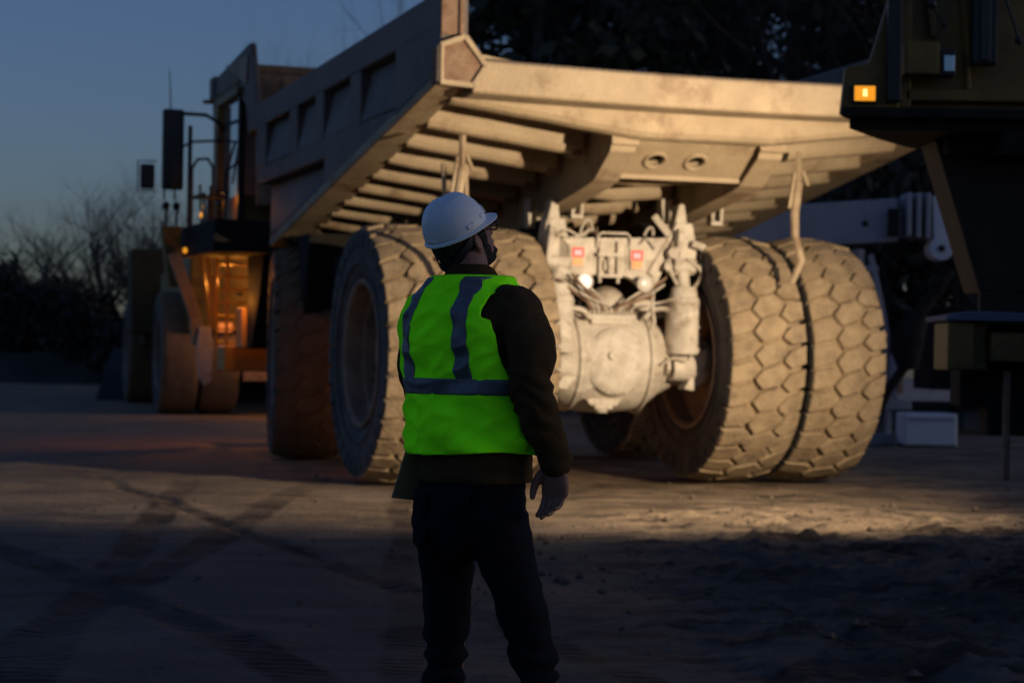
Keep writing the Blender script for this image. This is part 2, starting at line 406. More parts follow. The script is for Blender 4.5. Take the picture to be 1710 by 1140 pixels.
# ------------------------------------------------------------------ wheel meshes
R_T = 1.457; W_T = .90
def make_tyre_mesh(depth=.085, blocks=True):
    mb = MB(); hw = W_T/2; Rb = R_T-depth
    # closed profile: inner bead -> sidewall -> shoulder -> tread base -> other side
    half = [(.36, .80), (.39, .84), (.43, .92), (.455, 1.03), (.46, 1.13), (.455, 1.22), (.445, 1.30), (.42, Rb-.05), (.36, Rb-.012), (.30, Rb), (.1, Rb+.004)]
    prof = [(-a, r) for a, r in half][::1] + [(a, r) for a, r in half[::-1]]
    mis = []
    for i in range(len(prof)):
        r = (prof[i][1] + prof[(i+1) % len(prof)][1])/2
        mis.append(0 if r > 1.33 else 1)
    prof += [(.30, .78), (-.30, .78)]; mis[-1] = 1; mis += [1, 1]
    mb.lathe(prof, 96, mis, closed=True)
    # raised bead ring + letters band on the sidewall
    for sgn in (-1, 1):
        mb.lathe([(sgn*.453, .99), (sgn*.468, 1.0), (sgn*.468, 1.03), (sgn*.455, 1.04)], 96, [1]*3)
    # tread blocks
    NB = 33
    cols = [
        [(-.52,-.42),(-.275,-.42),(-.17,-.06),(-.18,.08),(-.275,.42),(-.52,.42)],
        [(-.235,-.10),(-.13,-.465),(.10,-.45),(.215,-.10),(.205,.04),(.115,.465),(-.12,.45),(-.24,.06)],
        [(.15,.05),(.16,-.07),(.26,-.42),(.52,-.42),(.52,.42),(.265,.42)],
    ]
    offs = [.0, .5, .0]
    dphi = 2*pi/NB
    rr = random.Random(5)
    for k in range(NB if blocks else 0):
        for ci, poly in enumerate(cols):
            ph0 = (k+offs[ci])*dphi
            cx = sum(p[0] for p in poly)/len(poly); cy = sum(p[1] for p in poly)/len(poly)
            jit = [(rr.uniform(-.012, .012), rr.uniform(-.04, .04)) for _ in poly]
            dr = rr.uniform(-.022, .004)*(depth > .05); skew = .85
            layers = []
            for sc, r in ((1.0, Rb-.02), (.98, R_T-.016), (.925, R_T)):
                L = []
                for (u, v), (ju, jv) in zip(poly, jit):
                    uu = (cx+(u-cx)*sc+ju); vv = cy+(v-cy)*sc+jv
                    a = uu*W_T; 
                    ph = ph0 + (vv+skew*uu)*dphi
                    crown = .045*(abs(uu)/.5)**3
                    rad = r+dr-crown
                    if abs(uu) > .5: rad -= .012; a = math.copysign(.452 if r > R_T-.01 else .462 if r > Rb else .455, uu)
                    L.append(Vector((a, rad*sin(ph), rad*cos(ph))))
                layers.append(L)
            n = len(poly); b = len(mb.v)
            vs = [v for L in layers for v in L]
            fs = [(j*n+i, j*n+(i+1) % n, (j+1)*n+(i+1) % n, (j+1)*n+i) for j in range(2) for i in range(n)] + [tuple(range(2*n, 3*n))]
            mb.add(vs, fs, 0)
            # shoulder lug running down the sidewall
            if ci != 1:
                sg = -1 if ci == 0 else 1
                for v0, v1 in ((-.40+skew*.5*sg, .40+skew*.5*sg),):
                    q = []
                    for vv in (v0, v1):
                        ph = ph0+vv*dphi
                        for a, r in ((.462, R_T-.075), (.476, 1.33), (.468, 1.20), (.44, 1.20)):
                            q.append(Vector((sg*a, r*sin(ph), r*cos(ph))))
                    mb.add(q, [(0,1,5,4),(1,2,6,5),(2,3,7,6),(0,3,2,1),(4,5,6,7)], 1)
    return mb.build('tyre', [M['tread'], M['sidewall']], smooth=38)
def make_rim_mesh(dish):
    mb = MB()
    # outer (+x side) deep recess
    mb.lathe([(-.40,.84),(-.43,.83),(-.43,.79),(-.40,.765),(-.22,.75),(-.20,.70),(.10,.66),(.12,.60),(.12,.30),(.10,.0001)], 72)
    mb.lathe([(.40,.84),(.43,.83),(.43,.79),(.40,.765),(.25,.74),(.22,.66),(.18,.30),(.18,.0001)], 72)
    for k in range(24):
        t = 2*pi*k/24
        mb.cyl((.10, .63*sin(t), .63*cos(t)), (.07, .63*sin(t), .63*cos(t)), .02, 6)
    return mb.build('rim', M['rim'], smooth=30)
def make_hub_mesh():
    mb = MB()
    mb.lathe([(.12,.42),(-.10,.40),(-.16,.34),(-.18,.22),(-.20,.20),(-.20,.0001)], 40)
    for k in range(12):
        t = 2*pi*k/12; mb.cyl((-.12, .36*sin(t), .36*cos(t)), (-.17, .36*sin(t), .36*cos(t)), .02, 6)
    return mb.build('hub', M['rim'], smooth=30)
tyre0 = make_tyre_mesh(); tyre_worn = make_tyre_mesh(.022); tyre_mud = make_tyre_mesh(.004, False); mudm = surf('brown_mud_on_rubber', (.13, .08, .045), (.20, .125, .07), 4, .9, c3=(.07, .05, .035), bump=.6, bscale=25)
for q in (tyre_worn, tyre_mud): q.data.materials[0] = mudm
rim0 = make_rim_mesh(0); hub0 = make_hub_mesh()
used0 = []
def wheel(parent, x, y, flip=False, rot=0.0, steer=0.0, scale=1.0, label=None, tyre=None):
    if tyre is not None:
        w = part_empty('wheel', parent, (x, y, R_T*scale), (pi if flip else 0)+steer); w.scale = (scale,)*3
        for src in (tyre, rim0, hub0):
            o = inst(src, w); o.rotation_euler = (rot, 0, 0)
            if src is tyre: o.name = 'tyre'
        return w
    w = part_empty('wheel', parent, (x, y, R_T*scale), (pi if flip else 0)+steer)
    w.scale = (scale,)*3
    first = not used0
    for src in (tyre0, rim0, hub0):
        if first: o = src; o.parent = w
        else: o = inst(src, w)
        o.rotation_euler = (rot, 0, 0)
    used0.append(1)
    if label: w['label'] = label
    return w

# ------------------------------------------------------------------ the haul truck in the light
TH = radians(18.2)
T = thing('haul_truck', 'huge dusty mining haul truck seen from behind with its tan dump body lit by lamps', 'haul truck', (1.338, 23.475, 0), TH)
OX = -.288
for (a, b_) in ((-2.934+.45, False), (-1.056-.42, False), (1.056+.42, True), (2.934-.45, True)):
    wheel(T, OX+a, 0, flip=b_, rot=random.uniform(0, 6))
wheel(T, -3.14+.46, 5.22, False, rot=1.2, steer=radians(-9), tyre=tyre_worn)
wheel(T, 2.2, 5.22, True, rot=2.2)

body = MB()
HW = 3.127
def zb(y): return 4.17-.150*(y+2.805)
VM = .13
def zf(x, y):   # underside of floor beams
    ax = abs(x)
    return zb(y) - VM*(HW-max(ax, .75)) + (.0)
YT, YF = -2.805, 6.9
# floor plate, two wings and the centre
for x0, x1 in ((-2.9, -.75), (-.75, .75), (.75, 2.9)):
    d0 = .40; q = []
    for dz in (d0, d0+.05):
        q += [(x0, YT+.35, zf(x0, YT+.35)+dz), (x1, YT+.35, zf(x1, YT+.35)+dz), (x1, YF, zf(x1, YF)+dz), (x0, YF, zf(x0, YF)+dz)]
    body.hexa(q)
B = body.build('dump_body', M['body'], T)

# side walls
for sg in (-1, 1):
    X = sg*HW; s = MB()
    # inner plate
    out = [(YT+.04, 4.20), (5.6, 2.98), (6.5, 3.86), (7.28, 4.70), (7.28, 5.0), (YT+.04, 5.04)]
    s.prism(out, 'x', X-sg*.30, X-sg*.24)
    # top rail
    s.hexa([(X, YT, 4.70), (X-sg*.28, YT, 4.70), (X-sg*.28, 7.32, 4.66), (X, 7.32, 4.66), (X, YT, 5.07), (X-sg*.28, YT, 5.07), (X-sg*.28, 7.32, 5.0), (X, 7.32, 5.0)])
    # tall rear panel, flush
    s.prism([(YT, 4.24), (-1.08, 3.97), (-1.08, 4.72), (YT, 4.72)], 'x', X, X-sg*.24)
    # sloping pocket plates and flush ribs
    ribs = [(-1.08, -1.08), (.45, 1.0), (2.35, 2.85), (3.9, 4.4), (6.0, 6.7)]
    for i in range(len(ribs)-1):
        y0, y1 = ribs[i][1], ribs[i+1][0]
        s.add([(X-sg*.13, y0, 4.68), (X-sg*.13, y1, 4.68), (X-sg*.002, y1, 4.08), (X-sg*.002, y0, 4.08), (X-sg*.24, y0, 4.68), (X-sg*.24, y1, 4.68), (X-sg*.24, y1, 4.08), (X-sg*.24, y0, 4.08)],
              [(0,1,2,3),(4,7,6,5),(0,4,5,1),(2,6,7,3),(0,3,7,4),(1,5,6,2)])
    for y0, y1 in ribs[1:]:
        ya, yb = y0+.02, y1-.02
        s.hexa([(X+sg*.0, y0, 4.06), (X-sg*.24, y0, 4.06), (X-sg*.24, y1, 4.06), (X, y1, 4.06), (X, ya, 4.69), (X-sg*.24, ya, 4.69), (X-sg*.24, yb, 4.69), (X, yb, 4.69)])
    # flush belt, then lower panel with a long pocket in front
    s.prism([(-1.08, 3.97), (2.3, zb(2.3)+.10), (2.3, 4.07), (-1.08, 4.07)], 'x', X-sg*.003, X-sg*.24)
    s.prism([(2.3, 3.84), (6.52, 3.84), (6.7, 4.07), (2.3, 4.07)], 'x', X-sg*.003, X-sg*.24)
    s.add([(X-sg*.20, 2.3, 3.835), (X-sg*.20, 6.5, 3.835), (X-sg*.004, 5.62, zb(5.6)+.14), (X-sg*.004, 2.3, zb(2.3)+.14),
           (X-sg*.24, 2.3, 3.835), (X-sg*.24, 6.5, 3.835), (X-sg*.24, 5.62, zb(5.6)+.14), (X-sg*.24, 2.3, zb(2.3)+.14)],
          [(0,1,2,3),(4,7,6,5),(0,4,5,1),(2,6,7,3),(0,3,7,4),(1,5,6,2)])
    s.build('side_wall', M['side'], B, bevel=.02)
    # bottom rail with its sloping underside
    r = MB()
    r.hexa([(X, YT, 4.17), (X-sg*.30, YT, 4.165), (X-sg*.46, 5.6, zb(5.6)-.03), (X, 5.6, zb(5.6)),
            (X, YT, 4.30), (X-sg*.30, YT, 4.30), (X-sg*.46, 5.6, zb(5.6)+.13), (X, 5.6, zb(5.6)+.13)])
    r.build('bottom_rail', M['body'], B, bevel=.02)
    # rear corner post and five-sided end cap
    pst = MB()
    pst.box(X-sg*.004, X-sg*.17, YT-.02, YT+.22, 4.62, 5.5)
    pst.box(X-sg*.19, X-sg*.24, YT-.03, YT+.12, 4.62, 5.5)
    pst.build('corner_post', M['rust'], B, bevel=.012)
    cap = MB()
    pent = [(X+sg*.01, 4.14), (X-sg*.33, 4.12), (X-sg*.46, 4.32), (X-sg*.24, 4.60), (X+sg*.01, 4.50)]
    cap.prism(pent, 'y', YT-.05, YT+.3)
    cap.build('corner_cap', M['rust'], B, bevel=.02)
    ed = MB()
    for i in range(len(pent)):
        p, q = pent[i], pent[(i+1) % len(pent)]
        ed.beam((p[0], YT-.06, p[1]), (q[0], YT-.06, q[1]), .05, .05)
    ed.build('cap_edge', M['body'], B)
# tail beam
tb = MB()
sec = [(YT, 4.04), (YT+.06, 4.00), (YT+.34, 4.00), (YT+.42, 4.20), (YT+.36, 4.36), (YT+.02, 4.36)]
def sweep(mb, sec, xs, zoff, yoff=lambda x: 0):
    n = len(sec); vs = []; 
    for x in xs: vs += [(x, p[0]+yoff(x), p[1]+zoff(x)) for p in sec]
    fs = [(j*n+i, j*n+(i+1) % n, (j+1)*n+(i+1) % n, (j+1)*n+i) for j in range(len(xs)-1) for i in range(n)]
    fs += [tuple(range(n)), tuple(range((len(xs)-1)*n, len(xs)*n))[::-1]]
    mb.add(vs, fs)
tbx = [-2.78, -2.2, -1.2, 0, 1.2, 2.2, 2.78]
sweep(tb, [(YT, 4.04), (YT+.03, 4.02), (YT+.34, 4.0), (YT+.42, 4.20), (YT+.36, 4.36), (YT+.05, 4.37), (YT, 4.34)], tbx, lambda x: .04*(abs(x)/2.78)**2)
tb.build('tail_beam', M['body'], B, bevel=.015)
# floor beams
ends = [(YT+.70, True, .40), (-1.15, False, .30), (-.32, False, .28), (.46, False, .27), (1.2, False, .27), (1.9, False, .26), (2.6, False, .26), (3.3, False, .26), (4.0, False, .26), (4.7, False, .26), (5.4, False, .26)]
def beam_sec(y, w, h): return [(y-w*.43, .13), (y-w*.40, .07), (y-w*.30, .022), (y-w*.14, 0), (y+w*.14, 0), (y+w*.30, .022), (y+w*.42, .09), (y+w*.5, h), (y-w*.5, h)]
for y, full, w in ends:
    if full:
        spans = [(-2.84, -.75, .75, 2.84)]
    else:
        spans = [(-2.80, -1.04), (-.70, .70), (1.04, 2.80)]
    for sp_ in spans:
        mb = MB(); xs_ = list(sp_)
        if not full and sp_[0] == -.70: 
            if y < -.9: continue
            xs_ = [-.70, 0, .70]
            sweep(mb, beam_sec(y, w, .40), xs_, lambda x: zb(y) - VM*(HW-.75) - .07*(1-abs(x)/.7))
        else:
            xx = []
            for i in range(len(xs_)-1):
                xx += [xs_[i] + (xs_[i+1]-xs_[i])*k/6 for k in range(6)]
            xx.append(xs_[-1])
            sag = random.uniform(-.012, .012)
            sweep(mb, beam_sec(y, w, .40), xx, lambda x: zf(x, y) + .012*fbm(x*.9, y*3, 2))
        mb.build('floor_beam', M['body'], B, bevel=.012)
    if not full:
        for sg in (-1, 1):
            g = MB(); x0, x1 = sg*1.04, sg*1.16
            g.box(min(x0,x1), max(x0,x1), y-w*.37, y+w*.37, zf(1.1, y)-.012, zf(1.1, y)+.2)
            g.build('rusty_beam_end', M['rust'], B, bevel=.01)
# longitudinal bolsters
for sg in (-1, 1):
    mb = MB(); xa, xb = sg*.86-.10, sg*.86+.10
    def top(y): return zb(y)-VM*(HW-.86)+.29
    bot = [(-2.02, 3.74), (-1.98, 3.66), (-1.52, 3.40), (-1.3, 3.35), (.3, 3.13), (1.5, 2.92), (6.2, 2.25)]
    poly = bot + [(6.6, top(6.6)), (-2.0, top(-2.0))]
    mb.prism(poly, 'x', xa, xb)
    mb.build('bolster', M['body'], B, bevel=.015)
    fl = MB()
    for i in range(len(bot)-1):
        fl.beam((sg*.86, bot[i][0], bot[i][1]-.015), (sg*.86, bot[i+1][0], bot[i+1][1]-.015), .28, .03)
    fl.beam((sg*.86, -2.06, 3.70), (sg*.86, -2.04, 3.80), .30, .05)
    fl.build('bolster_flange', M['body'], B)
# inclined centre plate with two round holes
cp = MB()
A0 = Vector((-.74, -1.99, 3.765)); A1 = Vector((.74, -1.99, 3.765)); D = Vector((0, .50, -.335))
nrm = (A1-A0).cross(D).normalized()
def pl(u, v, t=0): return A0 + (A1-A0)*u + D*v + nrm*t
def cell(u0, u1, hc, hr, t):
    N = 32; asp = .5  # ring around the hole
    W_ = (A1-A0).length; Hh = D.length
    cx_, cy_ = hc
    rg = []; bd = []
    for k in range(N):
        a = 2*pi*k/N + pi/4
        rg.append((cx_+hr*cos(a)/W_, cy_+hr*sin(a)/Hh))
        dx, dy = cos(a), sin(a); m_ = max(abs(dx), abs(dy)); dx /= m_; dy /= m_
        bd.append(((u0+u1)/2+dx*(u1-u0)/2, .5+dy*.5))
    return rg, bd
for (u0, u1, hc_) in ((0, .5, (.24, .50)), (.5, 1, (.56, .50))):
    rg, bd = cell(u0, u1, hc_, .115, 0)
    N = len(rg)
    vs = [pl(*p) for p in rg] + [pl(*p) for p in bd] + [pl(p[0], p[1], .08) for p in rg]
    cp.add(vs, [(i, (i+1) % N, N+(i+1) % N, N+i) for i in range(N)] + [(i, 2*N+i, 2*N+(i+1) % N, (i+1) % N) for i in range(N)])
    ringo = MB(); ringo.tube([pl(p[0], p[1], -.012) for p in rg] + [pl(rg[0][0], rg[0][1], -.012)], .020, 6)
    ringo.build('hole_collar', M['body'], B, smooth=40)
cp.build('centre_plate', M['body'], B)
bk = MB(); bk.hexa([pl(0,0,.10), pl(1,0,.10), pl(1,1,.10), pl(0,1,.10), pl(0,0,.14), pl(1,0,.14), pl(1,1,.14), pl(0,1,.14)])
bk.build('backing_plate', M['dark'], B)
lp = MB(); lp.beam(pl(0,1,0), pl(1,1,0), .06, .06); lp.build('plate_lip', M['body'], B)
# body pads / hinge lugs under the bolsters
for x, y, z, h in ((-.66, .0, 3.23, .26), (1.10, .0, 3.23, .30), (-1.02, .5, 3.15, .3), (.62, .4, 3.2, .3)):
    for dx in (-.055, .055):
        mb = MB(); mb.prism([(y-.08, z-h/2), (y+.08, z-h/2), (y+.10, z+h/2), (y-.10, z+h/2)], 'x', x+dx-.02, x+dx+.02); 
        mb.build('hinge_lug', M['cream'], B, bevel=.01)
    mb = MB(); mb.box(x-.075, x+.075, y-.075, y+.075, z-h/2-.05, z-h/2); mb.build('lug_foot', M['cream'], B, bevel=.01)
# rock ejector bars hanging between the duals
for x, z0 in ((1.40, 3.42), (-2.52, 3.42)):
    mb = MB(); mb.tube([(x, -1.6, z0), (x-.05, -1.62, z0-.35), (x-.04, -1.62, z0-.6), (x+.05, -1.60, z0-.85), (x-.02, -1.52, z0-1.1)], [.05, .05, .045, .045, .035], 8)
    mb.build('rock_ejector', M['body'], B, smooth=40)
    mb = MB()
    mb.beam((x-.11, -1.6, z0-.28), (x-.05, -1.6, z0+.12), .035, .035)
    mb.beam((x+.12, -1.6, z0-.02), (x+.05, -1.6, z0+.14), .035, .035)
    mb.beam((x, -1.6, z0-.04), (x, -1.6, z0+.35), .07, .05)
    mb.build('ejector_bracket', M['body'], B, bevel=.006)
for x in (-2.66, -2.42):
    mb = MB(); mb.beam((x, -1.45, 3.05), (x-.02, -1.45, 3.48), .06, .04); mb.build('ejector_bracket', M['body'], B, bevel=.006)
# front wall, canopy over the cab
fw = MB()
fw.hexa([(-3.0, 7.2, 3.6), (3.0, 7.2, 3.6), (3.0, 7.28, 3.6), (-3.0, 7.28, 3.6), (-3.05, 7.35, 5.62), (3.05, 7.35, 5.62), (3.05, 7.45, 5.62), (-3.05, 7.45, 5.62)])
fw.beam((-3.1, 7.4, 5.62), (3.1, 7.4, 5.62), .16, .12)
for k in range(5): fw.box(-2.6+k*1.3-.08, -2.6+k*1.3+.08, 7.12, 7.2, 3.7, 5.5)
fw.build('front_wall', M['rust'], B, bevel=.015)
for gx in (-3.13, 3.04):
    wg = MB(); wg.prism([(6.7, 4.95), (7.3, 4.6), (7.55, 5.1), (8.6, 5.50), (10.5, 5.56), (10.55, 5.80), (7.5, 5.98), (7.25, 5.98)], 'x', gx, gx+.09)
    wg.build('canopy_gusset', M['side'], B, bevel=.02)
cn = MB()
cn.hexa([(-3.1, 7.46, 5.54), (3.1, 7.46, 5.54), (3.1, 10.5, 5.44), (-3.1, 10.5, 5.44), (-3.1, 7.46, 5.62), (3.1, 7.46, 5.62), (3.1, 10.5, 5.52), (-3.1, 10.5, 5.52)])
cn.box(-3.16, -3.08, 10.2, 10.6, 5.52, 5.86)
for k in range(6):
    x = -2.9+k*1.16; cn.prism([(7.5, 5.30), (10.4, 5.30), (10.4, 5.45), (7.5, 5.53)], 'x', x-.05, x+.05)
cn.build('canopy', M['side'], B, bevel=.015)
cw = MB()
cw.add([(-3.15, 8.0, 5.56), (-3.15, 10.3, 5.52), (-3.15, 10.3, 5.22), (-3.15, 8.4, 5.26), (-3.09, 8.0, 5.56), (-3.09, 10.3, 5.52), (-3.09, 10.3, 5.22), (-3.09, 8.4, 5.26)],
       [(0,1,2,3),(4,7,6,5),(0,4,5,1),(1,5,6,2),(2,6,7,3),(3,7,4,0)])
pt_ = MB(); pt_.prism([(9.2, 5.88), (7.3, 5.80), (7.45, 5.40)], 'x', -3.155, -3.135); pt_.build('lit_gusset_patch', M['body'], B)  # lighter triangle, a patch of lamplight put in as paint
cw.beam((-3.3, 10.35, 5.46), (-2.4, 10.35, 5.46), .08, .06)
cw.build('canopy_skirt', M['rust'], B, bevel=.01)

# --- chassis frame, rear end
AX = OX+.02
fr = MB()
for sg in (-1, 1):
    x = AX+sg*.62
    fr.prism([(-.9+.9, 2.0), (7.6, 1.55), (7.6, 2.35), (3.0, 2.75), (.3, 3.05), (0, 2.95)], 'x', x-.12, x+.12)
fr.box(AX-.62, AX+.62, 1.6, 2.0, 1.9, 2.7); fr.box(AX-.62, AX+.62, 4.8, 5.2, 1.7, 2.5)
fr.build('chassis_frame', M['dark'], T, bevel=.02)
tm = MB(); tm.box(AX-.5, AX+.5, 2.4, 6.8, 1.1, 2.2); tm.cyl((AX, .6, 1.5), (AX, 2.4, 1.6), .12); tm.build('drivetrain', M['dark'], T, bevel=.05)
# rear cross plate with arch cut-out
yp = -.42
pc = MB()
arc = [(AX+ .10 + .42*cos(t), 2.13+.27*sin(t)) for t in [pi*k/14 for k in range(15)]]
polyp = [(-.98, 2.24), (-.86, 2.14)] + [(AX+.02+.40*cos(pi-pi*k/14), 2.14+.24*sin(pi*k/14)) for k in range(15)] + [(.20, 2.16), (.28, 2.42), (.42, 2.84), (-.98, 2.80)]
# built as vertical strips so that the arch stays clean
top_z = lambda x: 2.80+.04*(x+.98)/1.4
def bot_z(x):
    dx = (x-(-.38))/.44
    return 2.15+.26*sqrt(max(0, 1-dx*dx)) if abs(dx) < 1 else (2.2 if x < 0 else 2.16+max(0, x-.12)*2.0)
xsP = [-1.0+1.42*k/40 for k in range(41)]
for a, b_ in zip(xsP[:-1], xsP[1:]):
    pc.add([(a, yp, bot_z(a)), (b_, yp, bot_z(b_)), (b_, yp, top_z(b_)), (a, yp, top_z(a)), (a, yp+.14, bot_z(a)), (b_, yp+.14, bot_z(b_)), (b_, yp+.14, top_z(b_)), (a, yp+.14, top_z(a))],
           [(0,1,2,3),(4,7,6,5),(0,4,5,1),(2,6,7,3)])
pc.build('rear_cross_plate', M['cream'], T)
hd = MB()
for x, w in ((-.52, .03), (-.30, .03)): hd.box(x-w/2, x+w/2, yp-.06, yp, 2.30, 2.78)
hd.box(-.56, -.26, yp-.10, yp-.02, 2.60, 2.64); hd.box(-.56, -.26, yp-.10, yp-.02, 2.36, 2.40)
hd.cyl((-.41, yp-.07, 2.40), (-.41, yp-.07, 2.60), .03, 10); hd.box(-.47, -.35, yp-.05, yp, 2.44, 2.56)
hd.build('tow_hitch', M['cream'], T, bevel=.006)
ht = MB()
ht.tube([(-.55, yp-.02, 2.70), (-.55, yp-.05, 2.84), (-.50, yp-.05, 2.87), (-.20, yp-.05, 2.87), (-.15, yp-.05, 2.82), (-.15, yp-.02, 2.68), (-.05, yp-.02, 2.68)], .015, 8)
ht.build('grab_bar', M['cream'], T, smooth=40)
# tail lamps
def tail_lamp(x, z):
    h = MB(); h.box(x-.085, x+.085, yp-.05, yp-.005, z-.13, z+.105); L = h.build('tail_lamp', M['cream'], T, bevel=.008)
    leds = MB(); hot = MB()
    for i in range(5):
        for j in range(4):
            cx_ = x-.058+i*.029; cz_ = z+.078-j*.029
            tgt = hot if (j in (1, 2) and 1 <= i <= 3) else leds
            tgt.ell((cx_, yp-.055, cz_), (.0125, .008, .0125), 8, 6)
    leds.build('red_led', M['red'], L, smooth=60); hot.build('red_led_core', M['redhot'], L, smooth=60)
    bk_ = MB(); bk_.box(x-.072, x+.072, yp-.054, yp-.05, z-.018, z+.094); bk_.build('red_lens', emitred, L)
    am = MB(); am.box(x-.06, x+.06, yp-.06, yp-.05, z-.108, z-.028); 
    am.build('orange_lens', M['orangelens'], L, bevel=.006)
    fz = MB(); fz.box(x-.12, x+.12, yp-.012, yp-.002, z-.16, z+.17); fz.build('lamp_bracket', M['cream'], L, bevel=.004)
emitred = emit('red_lens', (1.0, .07, .04), .5, (.35, .03, .02))
tail_lamp(-.79, 2.60); tail_lamp(-.07, 2.585)
def round_lamp(x, z, m):
    h = MB(); h.lathe([(.07,.06),(-.05,.095),(-.07,.098),(-.07,.085)], 24, M4=Matrix.Translation((x, yp-.08, z)) @ Matrix.Rotation(pi/2, 4, 'Z'))
    L = h.build('work_lamp', M['cream'], T, smooth=40)
    g = MB(); g.ell((x, yp-.135, z), (.086, .03, .086), 20, 10); g.build('lamp_glass', m, L, smooth=60)
round_lamp(-.735, 2.305, M['lampw']); round_lamp(.0, 2.300, M['lampo'])

# axle housing (banjo) with tubes
ax = MB()
Mx = Matrix.Translation((AX-.06, 0, R_T-.03))
prof = [(-1.12,.24),(-.98,.26),(-.95,.30),(-.86,.33),(-.70,.40),(-.60,.50),(-.48,.565),(-.30,.60),(-.10,.615),(.10,.615),(.30,.60),(.44,.57),(.56,.50),(.66,.42),(.82,.34),(.86,.30),(.92,.29),(1.3,.27)]
ax.lathe(prof, 56, M4=Mx)
AXH = ax.build('axle_housing', M['cream'], T, smooth=35)
nb = MB()
nb.lathe([(.06,.40),(-.02,.39),(-.055,.36),(-.085,.26),(-.10,.12),(-.105,.001)], 40, M4=Matrix.Translation((AX-.06, -.52, R_T-.05)) @ Matrix.Rotation(pi/2, 4, 'Z'))
for k in range(20):
    t = 2*pi*k/20; nb.cyl((AX-.06+.37*cos(t), -.54, R_T-.05+.37*sin(t)), (AX-.06+.37*cos(t), -.575, R_T-.05+.37*sin(t)), .012, 6)
nb.cyl((AX-.14, -.60, R_T+.02), (AX-.14, -.66, R_T+.02), .055, 8)
nb.build('axle_cover', M['cream'], AXH, smooth=35)
wb_ = MB()
for k in range(18):
    a0 = 2*pi*k/18
for rr_ in (.47,):
    pts = [(AX+.36, rr_*1.05*sin(t)*1.15, R_T-.03+.565*cos(t)) for t in [2*pi*k/40 for k in range(41)]]
    wb_.tube([(AX+.36, .60*sin(t), R_T-.03+.60*cos(t)) for t in [2*pi*k/40 for k in range(41)]], .02, 6)
    wb_.tube([(AX-.50, .585*sin(t), R_T-.03+.585*cos(t)) for t in [2*pi*k/40 for k in range(41)]], .02, 6)
wb_.build('weld_flange', M['cream'], AXH, smooth=40)
dp = MB(); dp.prism([(-.68,.98),(-.24,.98),(-.30,.90),(-.62,.90)], 'y', -.50, -.2); dp.cyl((-.46,-.42,.94), (-.46,-.42,.82), .07, 10); dp.box(-.57,-.35,-.50,-.34,.86,.92)
dp.build('drain_plug', M['cream'], AXH, bevel=.012)
# a-frame nose and manifold with hoses
an = MB(); an.ell((AX-.02, -.05, 2.06), (.23, .25, .22), 20, 12)
an.beam((AX+.1, 0, 2.04), (AX+.75, .1, 2.02), .2, .2)
an.build('a_frame', M['cream'], T, smooth=45)
mf = MB(); mf.box(-.66, -.10, -.52, -.34, 1.885, 1.935)
for k in range(11): mf.cyl((-.63+k*.05, -.46, 1.93), (-.63+k*.05, -.46, 1.985), .013, 6)
mf.box(-.62, -.14, -.50, -.36, 1.83, 1.885)
mf.build('hose_manifold', M['cream'], T, bevel=.004)
rnd = random.Random(11)
for k in range(11):
    x0 = -.63+k*.05
    if k < 6: e = Vector((-1.05+.05*k, -.5+rnd.uniform(-.1,.1), 2.28+rnd.uniform(-.1,.16)))
    else: e = Vector((.10+.08*(k-6), -.5+rnd.uniform(-.1,.1), 2.15+rnd.uniform(-.05,.25)))
    s0 = Vector((x0, -.46, 1.98)); c1 = s0+Vector((0, -.03, .10+.05*rnd.random())); c2 = (s0+e)/2+Vector((0, -.06, rnd.uniform(-.06,.05)))
    pts = []
    for i in range(13):
        t = i/12; pts.append(s0*(1-t)**3+c1*3*t*(1-t)**2+c2*3*t*t*(1-t)+e*t**3)
    h = MB(); h.tube(pts, .013+.006*(k % 3 == 0), 6); h.build('hydraulic_hose', M['cream'] if k % 3 else M['rust'], T, smooth=60)
for pts, r in [([(-1.02,-.5,1.95),(-.9,-.55,2.0),(-.75,-.55,1.98),(-.66,-.5,1.9)], .03), ([(.02,-.5,1.9),(.12,-.5,2.0),(.3,-.45,2.02),(.42,-.4,1.95)], .03),
               ([(.12,-.5,2.2),(.10,-.55,2.0),(.14,-.5,1.85),(.10,-.5,1.78)], .022), ([(-.95,-.5,2.1),(-1.0,-.6,1.9),(-.9,-.6,1.82)], .02),
               ([(.42,-.5,2.3),(.30,-.55,2.5),(.35,-.5,2.75),(.5,-.45,2.9)], .02), ([(-1.1,-.45,2.75),(-.95,-.5,2.88),(-.8,-.5,2.83),(-.66,-.5,2.9)], .016),
               ([(-1.12,-.45,2.88),(-.92,-.5,2.8),(-.7,-.5,2.84)], .012), ([(-.78,-.5,2.85),(-.74,-.52,2.98),(-.66,-.5,3.0),(-.62,-.48,2.88)], .016),
               ([(.0,-.5,2.85),(.04,-.52,2.93),(.10,-.5,2.94),(.12,-.48,2.86)], .016), ([(.62,-.52,1.5),(.5,-.6,1.42),(.35,-.6,1.45),(.2,-.6,1.38)], .012),
               ([(-.05,-.4,2.72),(.05,-.5,2.82),(.16,-.48,2.70)], .014), ([(.55,-.5,2.6),(.7,-.55,2.45),(.62,-.5,2.25)], .02)]:
    # smooth the control points
    P_ = [Vector(p) for p in pts]; q = []
    for i in range(len(P_)-1):
        a = P_[max(i-1,0)]; b_ = P_[i]; c_ = P_[i+1]; d_ = P_[min(i+2, len(P_)-1)]
        for k in range(5):
            t = k/5; q.append(.5*((2*b_)+(c_-a)*t+(2*a-5*b_+4*c_-d_)*t*t+(3*b_-a-3*c_+d_)*t**3))
    q.append(P_[-1])
    h = MB(); h.tube(q, r, 6); h.build('hydraulic_hose', M['cream'], T, smooth=60)
